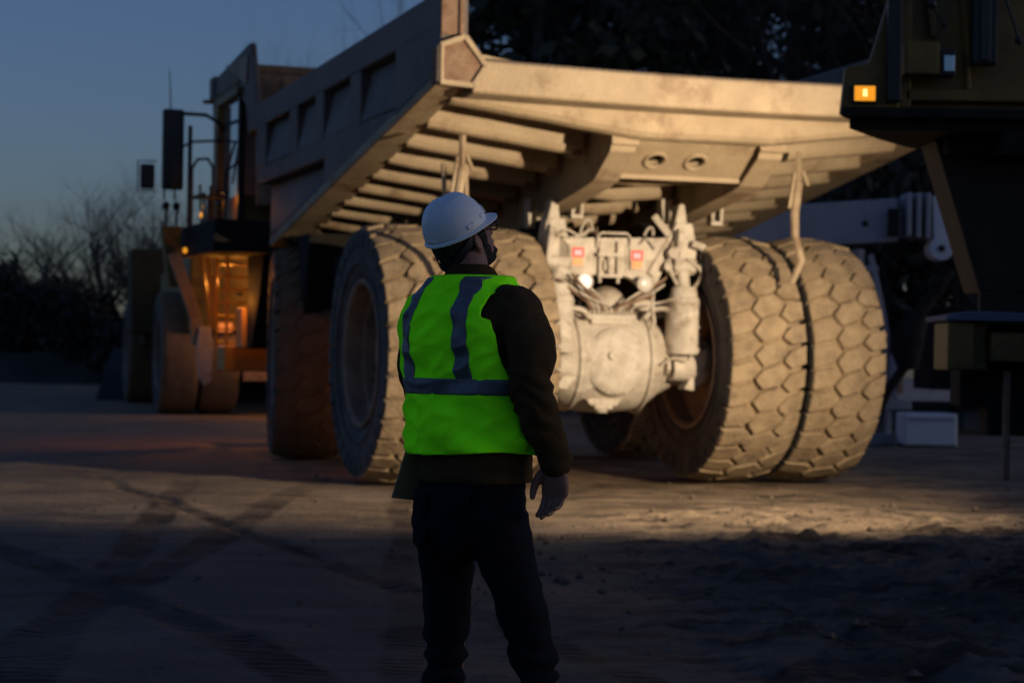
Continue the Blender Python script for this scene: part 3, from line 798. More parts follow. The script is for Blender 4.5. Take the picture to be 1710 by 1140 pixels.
# suspension cylinders with brackets
for x, lean in ((-1.03, 1), (.54, -1)):
    c_ = MB()
    z0, z1 = 1.50, 2.26
    c_.lathe([(0,.001),(0,.195),(.02,.205),(.60,.205),(.64,.195),(.66,.17),(.78,.14),(.80,.001)], 28, M4=Matrix.Translation((x, -.42, z0)) @ Matrix.Rotation(-pi/2, 4, 'Y'))
    SC = c_.build('suspension_cylinder', M['cream'], T, smooth=35)
    rg = MB(); rg.lathe([(.57,.206),(.575,.214),(.59,.214),(.595,.206)], 28, M4=Matrix.Translation((x, -.42, z0)) @ Matrix.Rotation(-pi/2, 4, 'Y')); rg.build('clamp_ring', M['cream'], SC, smooth=40)
    rd = MB(); rd.cyl((x, -.42, 2.26), (x+.02*lean, -.40, 2.5), .075, 14); rd.cyl((x-.13, -.42, 2.52), (x+.13, -.42, 2.52), .085, 14); rd.build('cylinder_eye', M['cream'], SC, smooth=40)
    br = MB()
    br.prism([(x-.15, 2.42), (x+.13, 2.42), (x+.16, 2.72), (x+.10, 3.02), (x-.12, 3.02), (x-.17, 2.75)], 'y', -.42, -.20)
    br.prism([(x-.10, 2.9), (x+.10, 2.9), (x+.05, 3.25), (x-.02, 3.25)], 'y', -.30, -.1)
    br.prism([(x-.20, 2.46), (x-.13, 2.5), (x-.08, 2.82), (x-.14, 2.95)], 'y', -.60, -.45)
    br.build('suspension_bracket', M['cream'], T, bevel=.02)
    lw = MB()
    lw.cyl((x-.16, -.42, 1.34), (x+.20, -.42, 1.34), .15, 18)
    lw.prism([(x-.02, 1.10), (x+.10, 1.08), (x+.24, 1.22), (x+.26, 1.56), (x+.14, 1.56), (x+.1, 1.3)], 'y', -.52, -.30)
    lw.cyl((x-.24, -.44, 1.36), (x-.20, -.44, 1.36), .11, 14)
    lw.build('lower_mount', M['cream'], T, bevel=.012)
# hooked brackets and bolts beside the right cylinder
hk = MB()
for t0 in (0,):
    P_ = [Vector((.60,-.50,2.78)), Vector((.72,-.52,2.74)), Vector((.86,-.52,2.62)), Vector((.90,-.5,2.50)), Vector((.80,-.5,2.44)), Vector((.68,-.5,2.52))]
    hk.tube(P_, .045, 8)
hk.cyl((.34,-.52,2.66), (.34,-.60,2.66), .07, 10); hk.cyl((.28,-.52,2.50), (.28,-.58,2.50), .05, 10); hk.cyl((.43,-.52,2.56), (.43,-.60,2.56), .04, 10)
hk.build('tie_hook', M['cream'], T, smooth=40)
sl = MB()
sl.beam((.20, -.30, 3.10), (.42, -.40, 2.80), .08, .08); sl.beam((.48,-.35,3.0), (.10,-.40,2.40), .14, .10)
sl.build('brace', M['cream'], T, bevel=.01); sl = MB()
sl.beam((-1.12,-.40,3.0), (-.84,-.42,2.7), .07, .07); sl.beam((-.86,-.42,2.72), (-.84,-.42,2.45), .09, .08); sl.beam((-1.05,-.42,2.42), (-.80,-.42,2.36), .12, .12)
sl.build('brace', M['cream'], T, bevel=.01)

# --- front end: front wheel well, deck, cab, mirrors, ladder
fe = MB()
fe.prism([(6.3, 2.86), (9.4, 2.90), (9.4, 3.36), (6.3, 3.32)], 'x', -3.78, -2.1)
fe.build('deck', M['dark'], T, bevel=.02)
fe = MB(); fe.prism([(6.3, 2.86), (9.4, 2.90), (9.4, 3.36), (6.3, 3.32)], 'x', 1.6, 3.5); fe.build('deck', M['dark'], T, bevel=.02)
ta = MB(); ta.prism([(3.9,1.9),(4.3,2.9),(5.0,3.0),(6.6,2.95),(6.9,2.3),(7.5,1.5),(7.9,1.5),(7.9,3.0),(3.6,3.0)], 'x', -3.0, -1.9); ta.build('fender', M['dark'], T, bevel=.02)
tk = MB(); tk.box(-2.7, -1.5, 2.2, 3.6, 1.75, 2.7); tk.build('fuel_tank', M['dark'], T, bevel=.08)
gr = MB(); gr.box(-2.1, 1.7, 7.6, 9.2, 1.2, 3.2); 
for k in range(12): gr.box(-2.16, -2.10, 7.7+k*.12, 7.76+k*.12, 1.4, 2.8)
gr.build('engine_hood', M['yellow'], T, bevel=.03)
bp = MB(); bp.box(-3.15, 2.7, 8.9, 9.5, 1.15, 1.55); bp.build('bumper', M['yellow'], T, bevel=.03)
ob = MB(); ob.box(-3.05, -2.62, 8.0, 8.5, 1.50, 2.12); OB = ob.build('battery_box', M['orange'], T, bevel=.03)
ob = MB(); ob.box(-2.98, -2.69, 7.96, 8.0, 1.56, 2.04); ob.build('box_door', M['orange'], OB, bevel=.01)
yf = MB(); yf.prism([(-4.18, 3.34), (-3.88, 3.34), (-3.88, 2.42), (-4.05, 2.42)], 'y', 8.6, 8.9); yf.build('fender_end', M['dyellow'], T, bevel=.02)
# pale stair stringer going down and its hanging lower step
ss = MB(); ss.beam((-4.02, 8.55, 2.93), (-3.66, 8.55, 1.98), .18, .12, up=(0,1,0)); ss.beam((-3.66, 8.55, 1.98), (-3.60, 8.55, 1.55), .20, .12, up=(0,1,0)); ss.build('stair_stringer', M['body'], T, bevel=.015)
hs_ = MB(); hs_.prism([(-3.62, 1.82), (-3.44, 1.82), (-3.40, 1.5), (-3.42, 1.02), (-3.52, .92), (-3.62, 1.05), (-3.66, 1.5)], 'y', 8.4, 8.45); hs_.build('hanging_step', M['cream'], T, bevel=.015)
ld = MB()
for x in (-3.28, -3.12): ld.tube([(x, 8.9, 3.0), (x, 8.9, 1.55)], .025, 8)
ld.build('ladder_rail', M['yellow'], T, smooth=40)
for k in range(7):
    r = MB(); r.tube([(-3.28, 8.9, 2.8-k*.2), (-2.72, 8.9, 2.8-k*.2)], .018, 6); r.build('rung', M['yellow'], T, smooth=40)
for x0, x1 in ((-3.55, -3.38), (-3.45, -3.30)):
    r = MB(); r.tube([(x0, 8.8, 2.95), (x1, 8.8, 1.75)], .03, 8); r.build('hand_rail', M['yellow'], T, smooth=40)
# cab
CB = MB()
cx0, cx1, cy0, cy1, cz0, cz1 = -3.12, -1.3, 7.9, 9.5, 3.3, 5.28
for x, y in ((cx0, cy1), (cx1, cy0), (cx1, cy1)): CB.box(x-.07, x+.07, y-.09, y+.09, cz0, cz1)
CB.box(cx0-.12, cx0+.02, cy1-.16, cy1+.16, cz0, cz1)
CB.box(cx0-.02, cx1+.05, cy0, cy1, cz0, cz0+.5); CB.box(cx0-.1, cx1+.1, cy0-.1, cy1+.15, cz1, cz1+.12)
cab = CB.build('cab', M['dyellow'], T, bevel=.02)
dpp = MB(); dpp.box(cx0-.05, cx0+.05, cy0-.05, cy0+.05, cz0, cz1); dpp.build('door_post', M['black'], cab, bevel=.01)
for q in (((cx0-.01, cx0+.01, cy0+.06, cy1-.17, cz0+.5, cz1)), ((cx0+.05, cx1-.08, cy0-.01, cy0+.01, cz0+.5, cz1)), ((cx0+.08, cx1-.08, cy1-.01, cy1+.01, cz0+.5, cz1))):
    g = MB(); g.box(*q); g.build('window', M['glass'], cab)
wp = MB(); wp.tube([(-3.16, 8.2, 4.6), (-3.2, 8.9, 4.05)], .02, 6); wp.build('door_handle_rail', M['black'], cab)
# mirrors and arms
mr = MB(); mr.box(-4.13, -3.80, 9.0, 9.12, 3.92, 5.16); MR = mr.build('mirror', M['mirror'], T, bevel=.04)
mr2 = MB(); mr2.box(-3.76, -3.70, 8.85, 8.92, 2.95, 4.9); mr2.build('mirror_post', M['black'], T, bevel=.01)
cm = MB(); cm.box(-4.46, -4.24, 9.0, 9.08, 3.92, 4.30); cm.build('convex_mirror', M['mirror'], T, bevel=.03)
cmf = MB(); cmf.tube([(-4.22, 8.99, 4.34), (-4.50, 8.99, 4.34), (-4.50, 8.99, 3.89), (-4.22, 8.99, 3.89)], .012, 6); cmf.build('mirror_bracket', M['black'], T)
arm = MB()
arm.tube([(-3.8, 9.05, 5.10), (-3.45, 9.1, 5.10), (-3.2, 9.3, 5.0), (-3.1, 9.4, 4.8)], .03, 8)
arm.tube([(-3.8, 9.05, 4.60), (-3.65, 9.1, 4.68), (-3.15, 9.3, 4.74)], .02, 8)
arm.build('mirror_arm', M['black'], T, smooth=40)
at_ = MB(); at_.tube([(-4.0, 9.1, 5.15), (-4.03, 9.1, 5.78)], [.012, .006], 6); at_.build('antenna', M['black'], T)
# railings and clutter on the deck
rl_ = MB()
rl_.tube([(-3.74, 8.6, 3.35), (-3.74, 8.6, 4.22), (-3.66, 8.6, 4.36), (-3.50, 8.6, 4.38), (-3.42, 8.6, 4.25), (-3.40, 8.6, 3.35)], .025, 8)
rl_.tube([(-3.74, 7.4, 3.33), (-3.74, 7.4, 3.75), (-3.74, 8.9, 3.78)], .022, 6)
rl_.tube([(-3.74, 8.6, 3.78), (-3.2, 8.6, 3.80)], .03, 6)
rl_.tube([(-3.55, 8.8, 3.35), (-3.58, 8.8, 4.0)], .02, 6); rl_.tube([(-3.46, 8.8, 3.35), (-3.30, 8.8, 4.05)], .02, 6)
rl_.tube([(-3.40, 7.6, 3.30), (-3.40, 7.6, 4.1), (-3.15, 7.9, 4.3)], .022, 6)
rl_.tube([(-3.3, 8.3, 3.32), (-3.3, 8.3, 3.72), (-3.3, 9.2, 3.72)], .02, 6)
rl_.build('deck_railing', M['black'], T, smooth=40)
ex = MB(); ex.cyl((-3.43, 8.7, 3.38), (-3.43, 8.7, 3.84), .07, 12, r1=.05); ex.cyl((-3.43, 8.7, 3.84), (-3.43, 8.7, 3.98), .025, 8); ex.build('extinguisher', M['black'], T, smooth=40)
lpz = MB()
for x in (-4.08, -3.92):
    lpz.tube([(x, 8.9, 3.36), (x, 8.9, 3.52), (x+.03, 8.9, 3.6)], .022, 6); lpz.ell((x, 8.9, 3.66), (.06, .05, .07), 10, 8)
    lpz.tube([(x-.03, 8.9, 3.75), (x-.03, 8.9, 3.92)], .015, 6)
lpz.build('deck_lamp', M['black'], T, smooth=40)
mk = MB(); mk.ell((-3.84, 8.5, 2.97), (.035, .03, .045), 12, 8); mk.build('marker_lamp', M['amber'], T, smooth=60)
glint = MB()
for x, z in ((-3.60, 3.62), (-3.64, 3.50)): glint.ell((x, 8.3, z), (.022, .02, .045), 8, 6)
glint.build('railing_glint', M['amber'], T, smooth=60)  # glowing beads added as amber glints on the railing
for lp_, en in (((-3.05, 9.25, 2.55), 60), ((-3.15, 7.7, 2.2), 8), ((-3.35, 8.1, 3.75), 4), ((-1.5, 1.9, .80), 15)):
    al = bpy.data.lights.new('amber_lamp', 'POINT'); al.energy = en; al.color = (1.0, .33, .04); al.shadow_soft_size = .05
    ao = bpy.data.objects.new('amber_lamp', al); C.objects.link(ao); ao.parent = T; ao.location = lp_
    bl = MB(); bl.cyl((lp_[0], lp_[1]-.0, lp_[2]+.07), (lp_[0], lp_[1], lp_[2]+.12), .05, 10); bl.build('lamp_hood', M['black'], T)

# ------------------------------------------------------------------ second vehicle, far left
V2 = thing('articulated_hauler', 'distant dark yellow quarry hauler standing beyond the big truck on the left', 'hauler', (-7.3, 46.6, 0), radians(15))
for x in (-.5, .42): wheel(V2, x, 0, False, rot=.5, scale=.97, tyre=tyre_mud)
wheel(V2, 4.2, 0, True, rot=.1, scale=.97, tyre=tyre_mud)
wheel(V2, -.45, 10.6, False, rot=.9, scale=.97, tyre=tyre_mud)
wheel(V2, 4.0, 10.6, True, rot=2, scale=.97, tyre=tyre_mud)
v = MB(); v.prism([(-1.5, 1.9), (5.0, 1.7), (5.4, 3.4), (-2.0, 3.7)], 'x', -.4, 4.2); v.build('dump_body', M['dyellow'], V2, bevel=.05)
v = MB(); v.box(-1.0, .2, 7.0, 8.6, 1.9, 4.15); v.box(-.6, 3.9, 7.8, 11.8, 1.6, 3.0); v.box(.6, 2.8, 8.5, 10.5, 3.0, 4.3); v.build('cab', surf('dull_olive_paint', (.04, .028, .008), (.07, .045, .013), 2, .8), V2, bevel=.05)
v = MB(); v.prism([(-1.4, 2.0), (-1.0, 2.0), (-1.05, .8), (-1.35, .8)], 'x', .9, 1.5); v.build('mud_flap', M['rust'], V2)
v = MB(); v.box(.3, 3.5, -.3, 11, 1.1, 1.7); v.box(1.7, 2.3, -.2, .3, .9, 1.9); v.build('chassis_frame', M['dark'], V2, bevel=.03)
v = MB(); 
for x in (.3, 3.0): v.box(x, x+.3, -1.6, -1.5, 1.9, 2.1)
v.build('tail_lamp', M['orangelens'], V2)
kl = bpy.data.lights.new('amber_lamp', 'POINT'); kl.energy = 110; kl.color = (1.0, .42, .10); kl.shadow_soft_size = .1
kk = bpy.data.objects.new('amber_lamp', kl); C.objects.link(kk); kk.parent = V2; kk.location = (1.9, -2.6, 2.6)

for q in (tyre_worn, tyre_mud): bpy.data.objects.remove(q)
# ------------------------------------------------------------------ dark machine at the right edge
Rm = thing('quarry_machine', 'dark yellow machine at the right edge with a glowing amber lamp on its corner', 'machine', (3.4, 14.2, 0), 0)
def RP(mb, name, mat, bevel=.012, smooth=None): 
    o = mb.build(name, mat, Rm, bevel=bevel, smooth=smooth); o.location = (-3.4, -14.2, 0); return o
m = MB()
dk = [(2.19, 13.5), (2.50, 14.2), (2.80, 14.75), (3.13, 15.2), (4.2, 15.2), (4.6, 14.6), (7.4, 14.4), (7.4, 13.5)]
m.prism(dk, 'z', 3.09, 3.16); 
m.prism([(2.26, 13.6), (2.56, 14.2), (2.86, 14.7), (3.2, 15.05), (7.2, 14.2), (7.2, 13.6)], 'z', 3.02, 3.09)
m.box(3.0, 7.2, 13.9, 14.1, 2.9, 3.03); m.box(3.3, 3.45, 13.6, 14.0, 2.86, 3.05)
RP(m, 'deck', M['dark'])
m = MB()
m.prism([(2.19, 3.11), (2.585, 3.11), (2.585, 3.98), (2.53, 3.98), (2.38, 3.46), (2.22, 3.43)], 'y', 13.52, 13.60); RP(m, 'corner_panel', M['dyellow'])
m = MB(); m.box(2.49, 2.585, 13.44, 13.52, 3.19, 4.3); RP(m, 'black_post', M['black'])
m = MB(); m.box(2.60, 3.9, 13.7, 13.78, 3.17, 4.4); m.box(2.60, 2.68, 13.6, 13.7, 3.17, 4.4); m.box(2.64, 4.0, 13.60, 13.70, 3.22, 3.30)
m.beam((2.75, 13.66, 4.3), (2.84, 13.66, 3.66), .05, .05); m.beam((3.0, 13.66, 4.3), (3.08, 13.66, 3.3), .04, .04)
RP(m, 'side_panel', M['dyellow'])
m = MB(); m.box(2.61, 2.84, 13.45, 13.62, 3.38, 3.60); LB = RP(m, 'lamp_box', M['dyellow'])
m = MB(); m.box(2.843, 2.95, 13.46, 13.60, 3.37, 3.55); o = RP(m, 'work_lamp', M['black'])
m = MB(); m.box(2.87, 2.94, 13.45, 13.459, 3.40, 3.51); o = RP(m, 'lamp_glass', M['glass'])
m = MB(); m.box(3.07, 3.24, 13.50, 13.62, 3.46, 4.2); RP(m, 'hatch', M['black'])
m = MB(); m.box(3.12, 3.19, 13.485, 13.50, 3.48, 3.9); RP(m, 'hatch_plate', M['mirror'])
m = MB(); m.tube([(3.26, 13.5, 3.98), (3.36, 13.5, 3.70), (3.38, 13.5, 3.62)], .012, 6); m.ell((3.38, 13.5, 3.62), (.03, .03, .03), 8, 6)
RP(m, 'cable', M['mirror'])
m = MB(); m.ell((2.88, 13.5, 3.72), (.022, .022, .022), 8, 6); m.ell((2.79, 13.5, 3.86), (.035, .03, .035), 10, 8); m.tube([(2.79, 13.5, 3.84), (2.88, 13.5, 3.72)], .008, 6)
RP(m, 'hatch_fitting', M['mirror'])
m = MB(); m.box(2.262, 2.425, 13.465, 13.517, 3.185, 3.305); AL = RP(m, 'marker_lamp', M['black'])
m = MB(); m.box(2.272, 2.412, 13.455, 13.464, 3.195, 3.295); o = m.build('amber_lens', M['amber'], AL, bevel=.004)
m = MB()
for i in range(9):
    for j in range(6): m.ell((2.281+i*.0155, 13.454, 3.204+j*.0165), (.0050, .004, .0050), 6, 4)
m.build('lens_facet', M['amber'], AL)
m = MB()
for i in (0, 1):
    for j in (0, 1, 2): m.ell((2.335+i*.014, 13.450, 3.232+j*.016), (.0072, .005, .0078), 8, 6)
m.build('lamp_core', M['amberhot'], AL)
# tapered column, ledge and lower box
m = MB()
m.hexa([(3.28, 14.1, 1.95), (3.9, 14.1, 1.95), (3.9, 14.6, 1.95), (3.28, 14.6, 1.95), (2.95, 14.1, 3.02), (3.9, 14.1, 3.02), (3.9, 14.6, 3.02), (2.95, 14.6, 3.02)])
m.box(3.27, 3.9, 14.05, 14.12, 1.76, 1.95)
RP(m, 'support_column', surf('dark_brown_steel', (.035, .02, .012), (.06, .034, .02), 4, .7))
m = MB(); m.box(2.90, 4.0, 13.4, 14.1, 1.73, 1.765); m.prism([(2.90, 1.765), (3.1, 1.80), (4.0, 1.78), (4.0, 1.765)], 'y', 13.5, 14.0); RP(m, 'step_ledge', M['bluegrey'])
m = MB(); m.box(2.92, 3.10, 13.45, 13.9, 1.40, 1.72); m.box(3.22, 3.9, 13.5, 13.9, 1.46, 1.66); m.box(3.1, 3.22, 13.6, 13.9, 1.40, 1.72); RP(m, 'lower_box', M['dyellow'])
m = MB(); m.box(3.3, 4.0, 13.9, 14.2, .95, 1.42); m.box(3.12, 4.0, 13.95, 14.3, 1.15, 1.72); RP(m, 'undercarriage', M['dark'], bevel=.02)
m = MB()
for x in (3.36,): m.box(x-.02, x+.025, 13.6, 13.66, .66, 1.40)
RP(m, 'strut', M['rust'])
for x, y in ((4.9, 14.0), (4.9, 12.8)):
    wheel(Rm, x+.6-3.4, y+.9-14.2-1.5, False, rot=.7, scale=.9)
m = MB(); m.box(4.2, 7.4, 12.4, 14.0, 1.3, 3.0); RP(m, 'machine_hull', M['dyellow'])
m = MB(); m.lathe([(0,.001),(0,.10),(.12,.14),(.14,.14)], 20, M4=Matrix.Translation(KEY_POS) @ (KEY_AIM-KEY_POS).to_track_quat('X','Z').to_matrix().to_4x4() @ Matrix.Translation((-.10,0,0)))
m.tube([(6.3, 14.3, 3.05), (6.28, 14.6, 3.05), (KEY_POS.x+.06, KEY_POS.y-.12, 3.02)], .03, 8)
RP(m, 'headlamp', M['black'], smooth=40, bevel=0)

# ------------------------------------------------------------------ parked plant and clutter behind on the right
K = thing('mobile_crusher', 'pale grey machine arm on legs standing behind the truck on the right', 'crusher', (6.6, 40, 0), 0)
def KP(mb, name, mat, bevel=.02, smooth=None): 
    o = mb.build(name, mat, K, bevel=bevel, smooth=smooth); o.location = (-6.6, -40, 0); return o
m = MB(); m.hexa([(4.2, 40, 3.62), (7.66, 40, 3.86), (7.66, 40.6, 3.86), (4.2, 40.6, 3.62), (4.2, 40, 4.45), (7.66, 40, 4.72), (7.66, 40.6, 4.72), (4.2, 40.6, 4.45)]); KP(m, 'boom', M['grey'])
m = MB(); m.cyl((7.0, 39.95, 4.2), (7.0, 40.0, 4.2), .06, 10); KP(m, 'pin', M['dark'])
m = MB(); m.box(7.45, 7.62, 39.8, 40, 3.95, 4.5); KP(m, 'bracket', M['dark'])
for k in range(3):
    m = MB(); x = 7.80+k*.19; m.box(x, x+.09, 39.8, 40.6, 3.95-.02*k, 4.82); KP(m, 'link_plate', M['grey'])
m = MB(); m.prism([(8.35, 3.9), (8.7, 3.9), (8.8, 4.6), (8.62, 4.88), (8.32, 4.75)], 'y', 39.9, 40.4); m.cyl((8.50, 39.85, 3.72), (8.50, 40.4, 3.72), .24, 16); KP(m, 'clevis', M['white'])
m = MB(); m.cyl((8.50, 39.8, 3.72), (8.50, 39.86, 3.72), .07, 10); KP(m, 'pin', M['dark'])
m = MB(); m.tube([(8.7, 40, 3.35), (8.45, 40, 2.9), (8.1, 40, 2.45), (8.0, 40, 2.1)], .13, 8); m.tube([(8.1, 40, 2.4), (7.95, 40, 2.1), (7.85, 40, 1.7), (7.9, 40, 1.3)], [.2, .3, .33, .2], 9); m.tube([(8.0, 40, 1.6), (7.5, 40, .9), (7.2, 40, .2)], .10, 8); KP(m, 'hydraulic_ram', M['dark'], bevel=0, smooth=40)
m = MB(); m.beam((6.9, 40.2, 3.7), (6.9, 40.2, 0), .2, .2); m.beam((7.15, 40.2, 3.6), (7.5, 40.2, 2.0), .12, .12); m.beam((7.5, 40.2, 2.0), (7.55, 40.2, 0), .12, .12); m.beam((6.9, 40.2, 3.3), (7.3, 40.2, 3.3), .15, .15); m.beam((5.0, 40.2, 3.5), (5.0, 40.2, 0), .25, .25); m.beam((5.0, 40.2, .6), (8, 40.2, .6), .2, .2); KP(m, 'leg', M['grey'])
m = MB(); m.box(8.6, 11.5, 41, 43, .9, 2.6); m.box(8.3, 12, 41, 43, .45, .6); m.box(9.0, 9.1, 40.9, 41, .5, 4.0); KP(m, 'hopper', M['dark'])
m = MB(); m.ell((7.35, 39.7, 1.98), (.05, .05, .05), 8, 6); KP(m, 'marker_lamp', M['orangelens'], bevel=0, smooth=60)

wbx = MB(); wbx.box(-.45, .45, -.4, .4, 0.03, .58); WBX = tag(wbx.build('storage_box', M['white'], bevel=.03), 'white storage box on the ground behind the right rear wheels', 'box'); WBX.location = (7.2, 34.8, 0)
m = MB(); m.box(-.40, .40, -.415, -.405, .46, .50); m.build('lid_seam', M['grey'], WBX)
m = MB(); m.box(-.43, .43, -.38, .38, .0, .03); m.build('base', M['dark'], WBX)
m = MB(); m.box(.42, .44, -.1, .1, .3, .36); m.build('handle', M['dark'], WBX)
bw = MB(); bw.box(-1.6, 1.4, -.1, .1, 0, .62)
BW = tag(bw.build('site_barrier', M['bluegrey'], bevel=.02), 'low blue grey barrier standing behind the white storage box', 'barrier'); BW.location = (9.6, 44, 0)
for k in range(5): m = MB(); m.box(-1.5+k*.6, -1.42+k*.6, -.14, -.1, 0, .62); m.build('rib', M['bluegrey'], BW)
vn_ = thing('site_van', 'small pale vehicle parked in the dark far behind the right rear wheels', 'van', (9.8, 52, 0), .3)
m = MB(); m.prism([(-.9, .4), (.9, .4), (.95, 1.0), (.75, 1.65), (-.75, 1.65), (-.95, 1.0)], 'y', -2, 2.2); m.build('body', M['grey'], vn_, bevel=.06)
m = MB(); m.prism([(-.7, 1.05), (.7, 1.05), (.62, 1.5), (-.62, 1.5)], 'y', -2.03, -2.0); m.build('rear_window', M['glass'], vn_)
for x in (-.78, .78):
    m = MB(); m.box(x-.07, x+.07, -2.04, -2.0, .7, 1.0); m.build('tail_lamp', M['rust'], vn_)
for x in (-.8, .8):
    for y in (-1.3, 1.4): m = MB(); m.cyl((x-.1, y, .34), (x+.1, y, .34), .34, 18); m.build('tyre', M['black'], vn_, smooth=40)
ck = tag(MB().box(-.5, .5, -.25, .25, 0, .16).build('skid', M['grey'], bevel=.02), 'flat pale plank pallet lying left of the white storage box', 'pallet'); ck.location = (6.2, 35.3, 0)
for k in range(3): m = MB(); m.box(-.5, .5, -.24+k*.17, -.12+k*.17, .165, .19); m.build('board', M['grey'], ck)

# ------------------------------------------------------------------ trees
def tree_mesh(seed, h, r0, levels=5, spread=.55, up=.35, ns=5, gap=3):
    rn = random.Random(seed); mb = MB()
    def branch(p, d, L, r, lv):
        n = 5 if lv < 2 else 3; pts = [p]; rs = [r]; q = Vector(p)
        for i in range(n):
            d = (d + Vector((rn.gauss(0,.10), rn.gauss(0,.10), rn.gauss(0,.06)+.04))).normalized()
            q = q + d*L/n; pts.append(q.copy()); rs.append(r*(1-.55*(i+1)/n))
        mb.tube(pts, rs, 6 if lv == 0 else 4 if lv < 3 else 3, caps=False)
        if lv >= levels: return
        k = {0: 9, 1: 5, 2: 4, 3: 3}.get(lv, 3)
        for j in range(k):
            t = rn.uniform(.35 if lv == 0 else .25, 1.0); i = min(n-1, int(t*n)); f = t*n-i
            bp = pts[i].lerp(pts[i+1], f); br = rs[i]*(1-f)+rs[i+1]*f
            ang = rn.uniform(0, 2*pi); side = d.orthogonal().normalized(); side.rotate(Matrix.Rotation(ang, 3, d))
            nd = (d*(1-spread)+side*spread*rn.uniform(.7, 1.4)+Vector((0,0,up*rn.random()))).normalized()
            branch(bp, nd, L*rn.uniform(.42, .68), br*.55, lv+1)
    branch(Vector((0,0,0)), Vector((rn.gauss(0,.03), rn.gauss(0,.03), 1)).normalized(), h*.62, r0, 0)
    return mb
def leaf_mesh(seed, h, w, n, size, base=.12, conic=True):
    rn = random.Random(seed); mb = MB()
    clumps = []
    for i in range(46):
        t = rn.uniform(base, 1.0); rad = w*((1-t)**.7 if conic else sqrt(max(0, 1-((t-.55)/.55)**2)))*rn.uniform(.35, 1.05); a = rn.uniform(0, 2*pi)
        clumps.append((Vector((rad*cos(a), rad*sin(a), t*h)), rn.uniform(.25, .6)*w*.55))
    for i in range(n):
        c_, r = rn.choice(clumps)
        p = c_ + Vector((rn.gauss(0,1)*r*.6, rn.gauss(0,1)*r*.6, rn.gauss(0,1)*r*.35))
        s_ = size*rn.uniform(.5, 1.4)
        a = Vector((rn.gauss(0,1), rn.gauss(0,1), rn.gauss(0,.6))).normalized()*s_; b_ = a.orthogonal().normalized()*s_*.6
        b_.rotate(Matrix.Rotation(rn.uniform(0, 6), 3, a.normalized()))
        mb.add([p-a*.5, p+b_*.5, p+a*.5, p-b_*.5], [(0,1,2,3)])
    return mb
bare = [tree_mesh(10+k, 1.0, .018, 5, .5, .35) .build('branches', M['bark']) for k in range(4)]
ever = []
for k in range(3):
    tr = MB(); tr.tube([(0,0,0), (.01,0,.3), (0,.01,.95)], [.016, .012, .003], 6); tro = tr.build('trunk', M['bark'])
    lo = leaf_mesh(40+k, 1.0, .23, 2600, .030, .10, True).build('crown', M['needle'])
    ever.append((tro, lo))
dec = []
for k in range(3):
    lo = leaf_mesh(60+k, 1.0, .33, 2400, .028, .25, False).build('crown', M['needle']); dec.append(lo)
usedm = set()
pool = bare + [q for p in ever for q in p] + dec
def use(src, parent, sc, rz, loc=(0,0,0)):
    if src.name in usedm: o = src.copy(); C.objects.link(o)
    else: o = src; usedm.add(src.name)
    o.parent = parent; o.scale = sc; o.rotation_euler = (0, 0, rz); o.location = loc; return o
rn = random.Random(21)
def px2x(px, Y): return (px-855)/3353*Y
# bare trees against the sky on the left
for i, (px, Y, h, wd, lab) in enumerate([
    (25, 98, 8.0, 1.5, 'bare tree against the dusk sky at the left edge of the picture'),
    (80, 100, 9.2, 1.4, 'round bare tree second from the left edge above the dark thicket'),
    (128, 104, 8.4, 1.5, 'low spreading bare tree between two taller bare trees on the left'),
    (188, 96, 10.8, 1.2, 'tallest bare tree on the left with an upright crown'),
    (228, 92, 9.4, 1.3, 'bare tree just left of the truck mirrors'),
    (262, 100, 9.6, 1.3, 'bare tree half hidden behind the dark yellow hauler')]):
    t = thing('bare_tree', lab, 'tree', (px2x(px, Y), Y, 0), 0, 'bare trees on the left skyline')
    use(bare[i % 4], t, (h*wd, h*wd, h), rn.uniform(0, 6))
    c_ = use(bare[(i+1) % 4], t, (h*wd*.9, h*wd*.9, h*.85), rn.uniform(0, 6)); c_.name = 'side_branches'
# slim crowns showing over the dump body
for i, (px, Y, h, wd, lab) in enumerate([
    (462, 82, 14.6, .5, 'slim bare treetop showing just above the front of the dump body'),
    (490, 84, 14.2, .5, 'second slim bare treetop right beside the one above the dump body'),
    (640, 70, 13.2, .6, 'bare twiggy treetop over the top rail of the dump body'),
    (700, 66, 13.4, .6, 'taller bare treetop beside the rear corner post of the dump body')]):
    t = thing('bare_tree', lab, 'tree', (px2x(px, Y), Y, 0), 0, 'bare trees behind the truck')
    use(bare[(i+2) % 4], t, (h*wd, h*wd, h), rn.uniform(0, 6))
